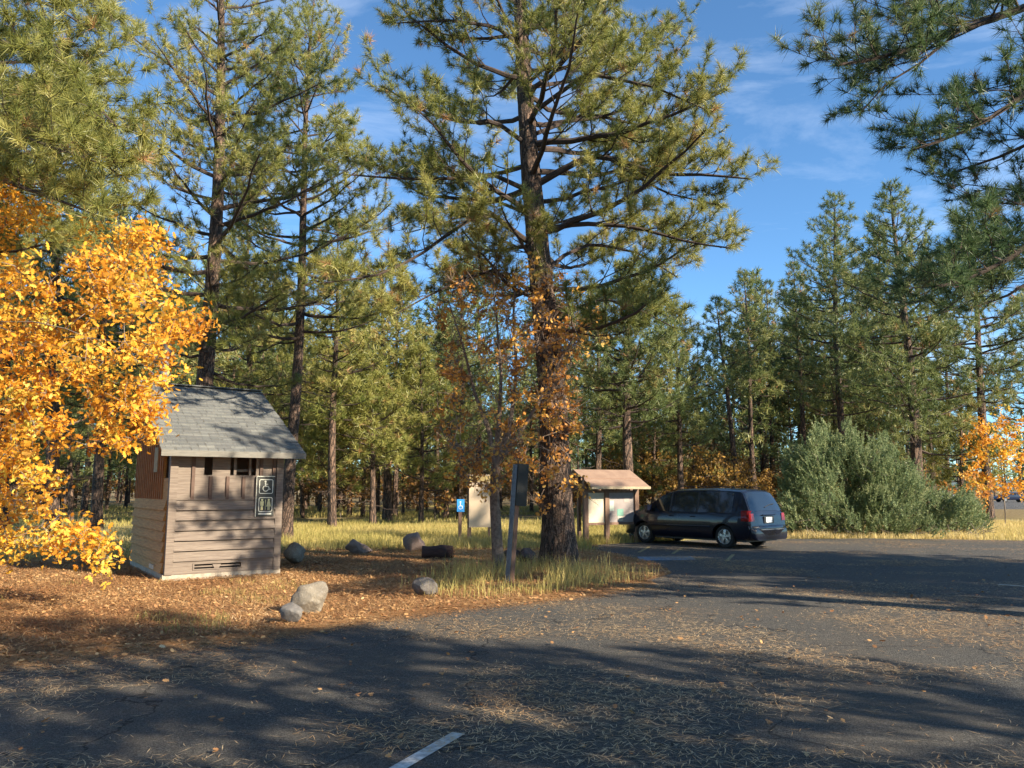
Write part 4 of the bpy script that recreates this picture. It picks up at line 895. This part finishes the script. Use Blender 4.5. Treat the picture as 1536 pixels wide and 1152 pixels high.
mid(1540, 46, 430, .2, 4.5, 3.0, 40, 123, 'pine at the right edge behind the orange oak', 1540)
mid(1440, 42, 590, .15, 1.6, 2.6, 34, 124, 'low bright green pine just right of the thick trunk', 1440)

for px, d, pt, H_, sd_, lab in ((498, 38, 520, 0, 131, 'low young pine just right of the slim pine trunk'), (632, 40, 520, 0, 132, 'low young pine left of the bare sapling twigs'), (690, 52, 500, 0, 133, 'young pine behind the cream trail board'),
        (395, 44, 470, 0, 134, 'young pine above the right end of the hut roof'), (455, 48, 480, 0, 135, 'young pine directly behind the slim pine'), (545, 50, 470, 0, 136, 'young pine behind the low boughs in the clearing'), (980, 46, 560, 0, 137, 'small young pine behind the kiosk roof'), (915, 50, 520, 0, 138, 'young pine in the gap between big pine and kiosk'),
        (110, 40, 480, 0, 139, 'young pine behind the middle of the orange oak'), (245, 44, 480, 0, 140, 'young pine behind the vent pipe of the hut')):
    mid(px, d, pt, .14, 1.7, 2.7, 36, sd_, lab)
# the forest behind: variants shared by many single trees
protos = []
for k, (H, r0, z0, Rm, nl) in enumerate([(15, .17, 5.0, 2.6, 44), (17, .2, 6.0, 2.8, 48), (13, .15, 3.5, 2.6, 44), (18, .22, 6.5, 3.0, 48), (11, .12, 2.2, 2.4, 42), (16, .18, 4.5, 3.0, 50)]):
    protos.append(dict(H=H, r0=r0, z0=z0, Rm=Rm, nl=nl, K=9, nw=0.075, ns=0.46, step=0.42, tstep=0.28, sides=8, dead=8, flare=0.15, thin=0.9))
rf_ = np.random.default_rng(77); spots = []
fixed = [(85, 44), (128, 50), (150, 46), (162, 62), (525, 52), (545, 64), (592, 50), (612, 70), (640, 60), (655, 50), (690, 46), (745, 62), (890, 55), (915, 62), (980, 60), (1050, 58), (1075, 66), (1230, 60), (1245, 70), (1330, 62), (480, 60), (505, 74), (20, 60), (55, 70), (340, 50), (270, 55), (400, 60)]
for px, d in fixed:
    p = gd(px, d); spots.append((p[0], p[1]))
tries = 0
while len(spots) < 250 and tries < 9000:
    tries += 1; y = 50 + 72 * rf_.random() ** 1.3; a = rf_.uniform(-0.80, 0.62); x = a * y
    if a > 0.55 and y < 120: continue
    if a > 0.28 and y > 85: continue
    if min((x - q[0]) ** 2 + (y - q[1]) ** 2 for q in spots) < 2.6 ** 2: continue
    spots.append((x, y))
made = {}
def where(o, a, b):
    px = 768 + 1154 * o.location[0] / o.location[1]
    w = ('behind the orange oak' if px < 200 else 'between the hut and the blue wheelchair sign' if px < 660 else 'behind the oak sapling and big pine' if px < 860 else 'behind the kiosk and the minivan' if px < 1180 else 'behind the juniper')
    o['label'] = a + ', ' + w; o['group'] = b + ' ' + w
for i, (x, y) in enumerate(spots):
    k = int(rf_.integers(0, len(protos)))
    if i == 0: k = 0
    a = x / y; lab = 'slender pine among the many standing in the forest behind the clearing'
    s = rf_.uniform(0.85, 1.1) * (0.72 if 0.10 < a < 0.30 else 1.0) * (0.85 if -0.2 < a < 0.02 else 1.0)
    if k not in made:
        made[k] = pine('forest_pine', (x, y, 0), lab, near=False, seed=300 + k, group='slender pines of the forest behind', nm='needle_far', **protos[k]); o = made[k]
    else: o = copy_tree(made[k]); o.location = (x, y, 0)
    where(o, 'one of the slender forest pines', 'slender forest pines')
    o.rotation_euler = (0, 0, rf_.uniform(0, 6.28)); o.scale = (s, s, s * rf_.uniform(0.95, 1.1))

# distant wood as one mass
def far_wood():
    rng = np.random.default_rng(8); w, c = MB(), MB(); N = 420; C_, D_, S_ = [], [], []
    for i in range(N):
        y = rng.uniform(125, 230); x = rng.uniform(-0.85, 0.75) * y
        if x / y > 0.36 and y < 165: y = rng.uniform(165, 240)
        H = rng.uniform(12, 18); w.tube([(x, y, 0), (x, y, H * 0.5), (x, y, H)], [0.25, 0.18, 0.03], 5, cap=False)
        n = 60; t = rng.uniform(0.12, 1, n); r = (1 - t) * 2.6 + 0.3; a = rng.uniform(0, 6.28, n)
        C_.append(np.stack([x + r * np.cos(a), y + r * np.sin(a), t * H], 1)); D_.append(nrm(np.stack([np.cos(a), np.sin(a), 0.4 + 0 * a], 1))); S_.append(np.full(n, 0.9))
    needles(c, np.concatenate(C_), np.concatenate(D_), np.concatenate(S_), 6, 0.30, rng); w.build('far_tree_trunks', M['bark_far'], None)['kind'] = 'stuff'
    bpy.data.objects['far_tree_trunks']['label'] = 'far trunks of the distant wood'; bpy.data.objects['far_tree_trunks']['category'] = 'trees'
    tag(c.build('far_wood', M['needle_dark']), 'distant pine wood closing the view behind the forest', 'trees', None, 'stuff')
far_wood()

# trees outside the frame to the right that shade the car park
def off(loc, seed, **kw):
    a = dict(H=17, r0=0.28, z0=5.5, Rm=3.4, nl=48, K=12, nw=0.05, ns=0.33, step=0.32, tstep=0.2, sides=10, dead=2); a.update(kw)
    pine('pine_tree', loc, 'pine outside the right edge that shades the car park', seed=seed, group='pines shading the car park', near=False, **a)
OFF = [((20.0, 6.5, 0), 202, dict(H=15)), ((26, 8, 0), 204, dict(H=19, Rm=3.8)), ((30, 1, 0), 206, dict(H=20, Rm=4)),
       ((8.5, -5.0, 0), 207, dict(H=14)), ((9.6, -0.8, 0), 212, dict(H=11, z0=4.2, Rm=2.8)), ((18.5, 12.0, 0), 213, dict(H=10, z0=3.5, Rm=2.8)), ((5.5, -1.5, 0), 214, dict(H=10, z0=4.5, Rm=2.4)), ((20, 10.5, 0), 215, dict(H=13, z0=3.2, Rm=2.8)), ((24, 7.0, 0), 216, dict(H=15)), ((14.6, 5.95, 0), 219, dict(H=12, z0=6.0, Rm=1.9, nl=50)), ((14, -1.2, 0), 220, dict(H=9.5, z0=3.5, Rm=2.3, r0=.18)), ((19, 5.2, 0), 221, dict(H=8, z0=2.8, Rm=2.0, r0=.15)), ((17.5, 9.6, 0), 222, dict(H=10.5, z0=3, Rm=2.4, r0=.18))]
for a, b, c in OFF: off(a, b, **c)
rq = np.random.default_rng(12)
for k in range(26):      # the forest goes on behind the photographer
    y = rq.uniform(-34, -12); x = -34 + 62 * k / 25 + rq.normal(0, 1.5); o = copy_tree(made[k % 6]); o.location = (x, y, 0); o['label'] = 'pine of the forest behind the photographer'; o['group'] = 'pines behind the photographer'
    o.rotation_euler = (0, 0, rq.uniform(0, 6.28)); o.scale = (1, 1, 0.8)

# ------------------------------------------------------------------ broadleaf trees
def to3(pts, d0, sd, rng): return [A(x, y, d0 + rng.normal(0, sd)) for x, y in pts]
def orange_oak():
    rng = np.random.default_rng(61); base = np.array([-9.3, 11.6, 0.0]); d0 = 11.6
    P1 = [(-190, 230), (-20, 270), (45, 300), (125, 338), (232, 345), (240, 400), (262, 440), (312, 492), (300, 512), (235, 520), (262, 565), (238, 585), (225, 640), (160, 610), (135, 600), (80, 640), (-190, 640)]
    P2 = [(-190, 620), (88, 630), (105, 690), (80, 730), (82, 780), (60, 800), (-190, 830)]
    P3 = [(140, 600), (235, 590), (225, 640), (195, 680), (140, 660)]
    P4 = [(-60, 800), (120, 790), (190, 835), (150, 850), (60, 822), (-60, 858)]
    T = [p for P, n in ((P1, 330), (P2, 130), (P3, 14), (P4, 22)) for p in to3(sample_poly(P, int(n * 0.8), rng), d0, 1.1 if n > 100 else 0.5, rng)]
    T = [p for p in T if p[2] > 0.15 and math.sin(p[0] * 3.1 + p[2] * 1.3) + math.sin(p[2] * 4.3 - p[1] * 1.7) + math.sin(p[1] * 2.9 + p[0]) > -0.95]
    root = np.array([base + (0, 0, -0.1), base + (0.1, 0, 0.8), base + (0.3, 0.05, 1.7), base + (0.6, 0.1, 2.6)])
    wood, cr_ = MB(), MB(); Nn, tips, r = skeleton([root], T, rng, wood, rmax=0.16, seg=0.3)
    leafy(wood, cr_, T, rng, 80, 0.092, 0.36, sub=5, tmean=0.52, shape=LEAF * np.array([0.85, 1.1]))
    o = tag(empty('orange_oak', base), 'bright orange leaved oak spreading in front of the hut from the left edge', 'oak tree')
    wood.build('trunk', M['twig'], o, smooth=True, loc=-base); cr_.build('crown', M['oakleaf'], o, loc=-base)
orange_oak()
def sapling():
    rng = np.random.default_rng(62); b = G(750, 857); d0 = b[1]
    P = [(655, 420), (700, 395), (760, 375), (800, 390), (850, 420), (905, 480), (900, 520), (850, 560), (870, 640), (850, 690), (780, 700), (690, 700), (650, 640), (660, 560), (645, 480)]
    T = to3(sample_poly(P, 230, rng), d0, 0.7, rng); T += to3(sample_poly([(640, 690), (840, 680), (870, 735), (820, 770), (780, 745), (700, 735)], 26, rng), d0, 0.4, rng)
    stems = []
    tr0 = [A(748, 855, d0), A(745, 800, d0), A(742, 740, d0), A(743, 700, d0)]; tr0[0][2] = -0.1
    for pts in ([(735, 650), (712, 590), (695, 520), (672, 450)], [(748, 640), (752, 560), (745, 480), (738, 410)], [(765, 640), (775, 560), (770, 470), (775, 395)], [(780, 650), (810, 600), (840, 540), (870, 490)]):
        stems.append(np.array([tr0[-1]] + [A(x, y, d0 + rng.normal(0, 0.25)) for x, y in pts]))
    wood = MB(); wood.tube(resamp(tr0, 10), np.linspace(0.125, 0.095, 10), 14, wob=lambda P_, a: 1 + 0.10 * np.sin(a * 3 + P_[:, 2][:, None] * 2) + rng.normal(0, 0.03, (len(P_), len(a))))
    cr_ = MB(); allst = [resamp(s, 14) for s in stems]
    for s in allst: wood.tube(s, np.linspace(0.055, 0.012, 14), 8)
    Nn, tips, r = skeleton(allst, T, rng, wood, rmax=0.05, seg=0.25, r_tip=0.0035)
    p0, p1 = [], []
    for t in T:
        for _ in range(9):
            e = t + rng.normal(0, 0.22, 3) + np.array([0, 0, 0.1]); p0.append(t); p1.append(e)
    wood.sticks(np.array(p0), np.array(p1), 0.007, 0.004)
    sel = [t for t in T if (rng.random() < (0.74 if t[0] > A(735, 600, d0)[0] or t[2] < 3.2 else 0.55))]
    leafy(wood, cr_, sel, rng, 32, 0.105, 0.30, sub=4, tmean=0.55)
    lo = tag(empty('oak_sapling', b), 'thin multi stemmed oak sapling with sparse rust leaves before the big pine', 'oak tree')
    wood.build('trunk', simple('oak_bark', (0.23, 0.17, 0.13), 0.9, c2=(0.10, 0.07, 0.055), sc=16, bmp=0.5), lo, smooth=True, loc=-b); cr_.build('crown', M['oakleaf_dry'], lo, loc=-b)
sapling()
def bush(name, base, H, Rr, n, per, ls, spread, mt, label, seed, group=None, shape=QUAD, cat='oak tree', low=0.2, parts=True):
    rng = np.random.default_rng(seed); q = rng.normal(size=(n, 3)); q = q / np.linalg.norm(q, axis=1)[:, None] * rng.uniform(0.35, 1, (n, 1)) ** 0.6
    T = np.stack([q[:, 0] * Rr, q[:, 1] * Rr, H * (0.5 + low / 2) + q[:, 2] * H * (0.5 - low / 2)], 1) * (1 + rng.normal(0, 0.07, (n, 1)))
    wood, cr_ = MB(), MB(); roots = [np.array([(0, 0, -0.1), (0.05, 0, H * 0.1), (0.1, 0.05, H * 0.25)])]
    skeleton(roots, list(T), rng, wood, rmax=0.12, seg=0.5, r_tip=0.006); leafy(wood, cr_, T, rng, per, ls, spread, sub=2, shape=shape)
    e = tag(empty(name, base), label, cat, group); wood.build('trunk', M['twig'], e, smooth=True); cr_.build('crown', mt, e); return e
bush('orange_oak', gd(1503, 36), 5.4, 1.7, 90, 34, 0.15, 0.42, M['oakleaf'], 'bright orange oak at the right edge beside the bare pine trunk', 71, low=0.22)
bush('small_oak', (G(452, 800)[0], 26.5, 0), 2.4, 0.6, 24, 26, 0.12, 0.24, M['yellowleaf'], 'small yellow green oak sprout at the foot of the slim pine', 72, low=0.3)
bush('small_oak', gd(1455, 34), 2.6, 1.0, 34, 26, 0.13, 0.3, M['oakleaf_dry'], 'low rust leaved oak at the right end of the juniper', 73)
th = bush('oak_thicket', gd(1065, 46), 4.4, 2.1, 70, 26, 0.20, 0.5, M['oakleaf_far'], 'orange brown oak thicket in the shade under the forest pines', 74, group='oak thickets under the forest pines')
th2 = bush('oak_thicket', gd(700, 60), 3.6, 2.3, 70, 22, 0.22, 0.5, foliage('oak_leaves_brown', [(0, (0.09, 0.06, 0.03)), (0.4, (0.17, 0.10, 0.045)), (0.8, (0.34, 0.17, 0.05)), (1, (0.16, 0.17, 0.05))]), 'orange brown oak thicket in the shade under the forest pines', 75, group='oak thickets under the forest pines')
rb = np.random.default_rng(9)
for o in (th, th2): where(o, 'orange brown oak thicket under the pines', 'oak thickets')
for k in range(110):
    y = rb.uniform(44, 110); a = rb.uniform(-0.75, 0.45)
    if k < 8: a, y = [(0.20, 50), (0.26, 56), (0.29, 47), (0.33, 55), (0.16, 48), (0.13, 60), (0.52, 60), (0.42, 62)][k]
    if a > 0.52: continue
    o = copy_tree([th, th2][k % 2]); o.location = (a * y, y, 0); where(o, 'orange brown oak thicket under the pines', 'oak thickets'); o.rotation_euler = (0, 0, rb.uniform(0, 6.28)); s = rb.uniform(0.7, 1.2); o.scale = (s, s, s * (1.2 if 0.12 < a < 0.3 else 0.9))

def juniper():
    rng = np.random.default_rng(63); d0 = 29.5; c, w = MB(), MB(); base = np.array(gd(1300, d0)) 
    P = [(1178, 712), (1188, 672), (1205, 682), (1218, 662), (1236, 640), (1250, 668), (1276, 640), (1296, 680), (1325, 660), (1340, 690), (1366, 706), (1392, 742), (1425, 752), (1448, 738), (1462, 765), (1470, 790), (1440, 800), (1385, 806), (1350, 800), (1290, 795), (1230, 803), (1175, 798)]
    T = [A(x, y, d0 + rng.normal(0, 1.0)) for x, y in sample_poly(P, 620, rng)]
    T = [t for t in T if math.sin(t[0] * 2.3 + 1) + math.sin(t[2] * 2.9 + t[0]) + math.sin(t[0] * 4.1 - t[2] * 2) > -1.0]
    T = [np.array([t[0], t[1], max(t[2], 0.25)]) for t in T]
    roots = [np.array([base + (dx, 0, -0.1), base + (dx * 1.3, 0, 0.25), base + (dx * 2.0, 0, 0.5)]) for dx in (-1.4, 0.1, 1.4)]
    skeleton(roots, T, rng, w, rmax=0.09, seg=0.35, r_tip=0.006)
    T = np.array(T); N = len(T); out = nrm(T - (base + np.array([0, 0, 0.2])))
    Cs, Ds, Ss, Ts = [], [], [], []
    for k in range(11):
        d = nrm(out * 0.8 + np.array([0, 0, 0.9]) + rng.normal(0, 0.35, (N, 3))); C0 = T + rng.normal(0, 0.16, (N, 3))
        ti = np.clip(rng.normal(0.5, 0.2, N), 0, 1)
        for u in (0, 0.10, 0.2, 0.30): Cs.append(C0 + d * u); Ds.append(d); Ss.append(np.full(N, 0.13 * (1 - u))); Ts.append(ti + u * 0.6)
    needles(c, np.concatenate(Cs), np.concatenate(Ds), np.concatenate(Ss), 9, 0.028, rng, 0.55, np.concatenate(Ts))
    p0, p1 = [], []
    for k in range(160):
        x = rng.uniform(-3.0, 3.6); s = base + np.array([x, rng.uniform(-1.4, 0.2), 0.0]); d = nrm(np.array([rng.normal(0, 1), -0.4, rng.uniform(0.1, 0.8)])); m_ = s + d * rng.uniform(0.2, 0.5); p0 += [s, m_]; p1 += [m_, m_ + nrm(d + rng.normal(0, 0.4, 3)) * rng.uniform(0.2, 0.5)]
    w.sticks(np.array(p0), np.array(p1), 0.014, 0.007)
    e = tag(empty('juniper_shrub', base), 'wide blue green juniper shrub with bare grey stems at its foot right of the minivan', 'shrub')
    w.build('stems', M['twig'], e, smooth=True, loc=-base); c.build('foliage', M['juniper'], e, loc=-base)
juniper()

# ------------------------------------------------------------------ grass, litter, needles on the asphalt
ex_, ey_ = edge[:, 0], edge[:, 1]
EP = [tuple(p) for p in edge[::3]] + [(60, -50), (-60, -50)]
EPn = np.array(EP)
def on_road(X_, Y_):
    c = np.zeros(len(X_), bool); j = len(EPn) - 1
    for i in range(len(EPn)):
        xi, yi = EPn[i]; xj, yj = EPn[j]
        if yi != yj:
            k = ((yi > Y_) != (yj > Y_)) & (X_ < (xj - xi) * (Y_ - yi) / (yj - yi) + xi); c ^= k
        j = i
    return c
def vnoise(X_, Y_, sc, seed):
    r = np.random.default_rng(seed); g = r.random((64, 64)); x = X_ / sc; y = Y_ / sc; i = np.floor(x).astype(int); j = np.floor(y).astype(int); fx = x - i; fy = y - j; fx = fx * fx * (3 - 2 * fx); fy = fy * fy * (3 - 2 * fy)
    f = lambda a, b: g[a % 64, b % 64]
    return (f(i, j) * (1 - fx) + f(i + 1, j) * fx) * (1 - fy) + (f(i, j + 1) * (1 - fx) + f(i + 1, j + 1) * fx) * fy
def blades(name, n, region, hmin, hmax, w, tmean, label, seed, dens=None, clump=0.0):
    r = np.random.default_rng(seed); X_, Y_ = region(r, n)
    keep = ~on_road(X_, Y_)
    if dens is not None: keep &= r.random(len(X_)) < dens(X_, Y_)
    X_, Y_ = X_[keep], Y_[keep]; N = len(X_); h = r.uniform(hmin, hmax, N) * (0.6 + 0.8 * vnoise(X_, Y_, 0.9, seed)); a = r.uniform(0, 6.28, N); l = r.normal(0, 0.42, N) ; az = r.uniform(0, 6.28, N)
    s = np.stack([np.cos(a), np.sin(a), 0 * a], 1) * (w / 2); b = np.stack([X_, Y_, 0 * X_], 1); ln = np.stack([np.cos(az) * l, np.sin(az) * l, 0 * l], 1)
    m1 = b + ln * (h * 0.35)[:, None] + np.array([0, 0, 1]) * (h * 0.55)[:, None]; tp = b + ln * h[:, None] * 1.2 + np.array([0, 0, 1]) * (h * (1 - 0.3 * np.abs(l)))[:, None]
    V = np.stack([b - s, b + s, m1 + s * 0.8, m1 - s * 0.8, tp], 1).reshape(-1, 3); q = np.arange(N)[:, None] * 5
    t = np.clip(tmean + 0.35 * (vnoise(X_, Y_, 2.2, seed + 1) - 0.5) + r.normal(0, 0.13, N), 0, 1)
    m = MB(); m.add(V, q + np.array([[0, 1, 2, 3]]), t); m2 = q + np.array([[3, 2, 4]]); m.l.append(m2.ravel()); m.c.append(np.full(N, 3)); m.t.append(t)
    tag(m.build(name, M['grass']), label, 'grass', None, 'stuff')
def rect(x0, x1, y0, y1): return lambda r, n: (r.uniform(x0, x1, n), r.uniform(y0, y1, n))
def wedge(a0, a1, y0, y1):
    def f(r, n): y = np.sqrt(r.uniform(y0 ** 2, y1 ** 2, n)); return r.uniform(a0, a1, n) * y, y
    return f
blades('meadow_grass', 120000, wedge(-0.34, 0.22, 20.5, 36), 0.12, 0.36, 0.014, 0.5, 'yellow green meadow grass behind the boulders and signs', 401, lambda x, y: np.clip((y - 20.6 - 2.4 * vnoise(x, y, 2.0, 3)) / 2.0, 0, 1) * (0.35 + 0.65 * vnoise(x, y, 1.3, 5)))
blades('far_grass', 70000, wedge(-0.75, 0.5, 36, 80), 0.12, 0.34, 0.03, 0.4, 'sparse dry grass on the floor of the forest', 402, lambda x, y: (vnoise(x, y, 5, 6) > 0.42) * 0.9)
blades('island_grass', 11000, rect(-2.2, 3.6, 11.3, 18.5), 0.14, 0.42, 0.008, 0.55, 'long pale dry grass around the sign post and the big pine', 403,
       lambda x, y: np.clip(1.35 - ((x - 0.6) / 2.3) ** 2 - ((y - 14.6) / 3.0) ** 2, 0, 1) * (0.25 + 0.75 * (vnoise(x, y, 0.6, 7) > 0.4)))
blades('roadside_grass', 70000, wedge(0.34, 0.75, 25.5, 40), 0.08, 0.28, 0.016, 0.85, 'short straw coloured grass along the far side of the car park', 404, lambda x, y: 0.4 + 0.6 * vnoise(x, y, 1.2, 8))
blades('left_grass', 60000, wedge(-0.75, -0.36, 18.5, 32), 0.1, 0.34, 0.013, 0.75, 'straw coloured grass behind the orange oak', 405, lambda x, y: np.clip((y - 18.5) / 1.5, 0, 1) * (0.4 + 0.6 * vnoise(x, y, 1.2, 9)))
blades('tuft_grass', 5000, rect(-8, -3.5, 9.3, 14.5), 0.05, 0.16, 0.006, 0.35, 'thin grass sprouts in the needle litter before the hut', 406, lambda x, y: (vnoise(x, y, 0.8, 10) > 0.74) * 1.0)

def scatter(name, n, region, L, w, tint, label, seed, road, dens=None, z=0.012, leaf=0.0, matn='litter'):
    r = np.random.default_rng(seed); X_, Y_ = region(r, n); on = on_road(X_, Y_); keep = on if road else ~on
    if dens is not None: keep &= r.random(len(X_)) < dens(X_, Y_)
    X_, Y_ = X_[keep], Y_[keep]; N = len(X_); a = r.uniform(0, 6.28, N); l = L * r.uniform(0.5, 1.2, N); bend = r.normal(0, 0.13, N)
    d = np.stack([np.cos(a), np.sin(a), r.normal(0, 0.08 if road else 0.25, N)], 1) * (l / 2)[:, None]; s = np.stack([-np.sin(a), np.cos(a), 0 * a], 1)
    c = np.stack([X_, Y_, z + r.uniform(0, 0.010 if road else 0.03, N)], 1); bs = s * (bend * l)[:, None] * 0.5
    V = np.stack([c - d - bs, c - s * w / 2, c + d - bs, c + s * w / 2], 1).reshape(-1, 3); V[:, 2] = np.maximum(V[:, 2], 0.008)
    t = np.clip(tint + 0.3 * (vnoise(X_, Y_, 1.1, seed) - 0.5) + r.normal(0, 0.16, N), 0, 1)
    m = MB(); m.add(V, np.arange(N * 4).reshape(-1, 4), t)
    if leaf:
        k = r.random(N) < leaf; Cn = c[k] + np.array([0, 0, 0.01]); leaves(m, Cn, r.uniform(0.04, 0.075, len(Cn)), r, np.clip(t[k] - 0.05, 0, 1), LEAF, 0.4)
    tag(m.build(name, M[matn]), label, 'fallen needles', None, 'stuff')
band = lambda x, y: np.clip((vnoise(x + y * 0.4, y * 1.6, 1.5, 11) - 0.36) * 2.4, 0.04, 1) * (0.4 + 0.6 * vnoise(x, y, 0.3, 12))
scatter('needles_on_road', 250000, wedge(-0.72, 0.72, 4.3, 20), 0.12, 0.0052, 0.86, 'scattered fallen pine needles on the asphalt', 501, True, band)
scatter('far_needles_on_road', 60000, wedge(-0.1, 0.75, 16, 27), 0.14, 0.012, 0.7, 'fallen needles on the far asphalt', 502, True, band)
def edge_d(x, y): return np.interp(x, ex_[np.argsort(ex_)], ey_[np.argsort(ex_)]) - y
scatter('needles_along_edge', 42000, lambda r, n: (lambda x: (x, np.interp(x, ex_[:], ey_[:]) - np.abs(r.normal(0, 0.45, n))))(r.uniform(-7.5, 2.6, n)), 0.11, 0.006, 0.50, 'needles drifted along the edge of the asphalt', 503, True, None, leaf=0.02)
scatter('needle_litter', 260000, wedge(-0.75, 0.26, 8, 23), 0.12, 0.010, 0.56, 'thick brown litter of needles and leaves on the ground', 504, False, None, z=0.012, leaf=0.07)
scatter('fallen_twigs', 900, wedge(-0.75, 0.26, 8, 22), 0.42, 0.016, 0.15, 'small dead twigs lying on the needle litter', 505, False, None, z=0.03)
scatter('stray_leaves', 500, wedge(-0.7, 0.7, 4.5, 16), 0.05, 0.03, 0.55, 'stray brown oak leaves on the asphalt', 506, True, None, z=0.02, leaf=0.8)
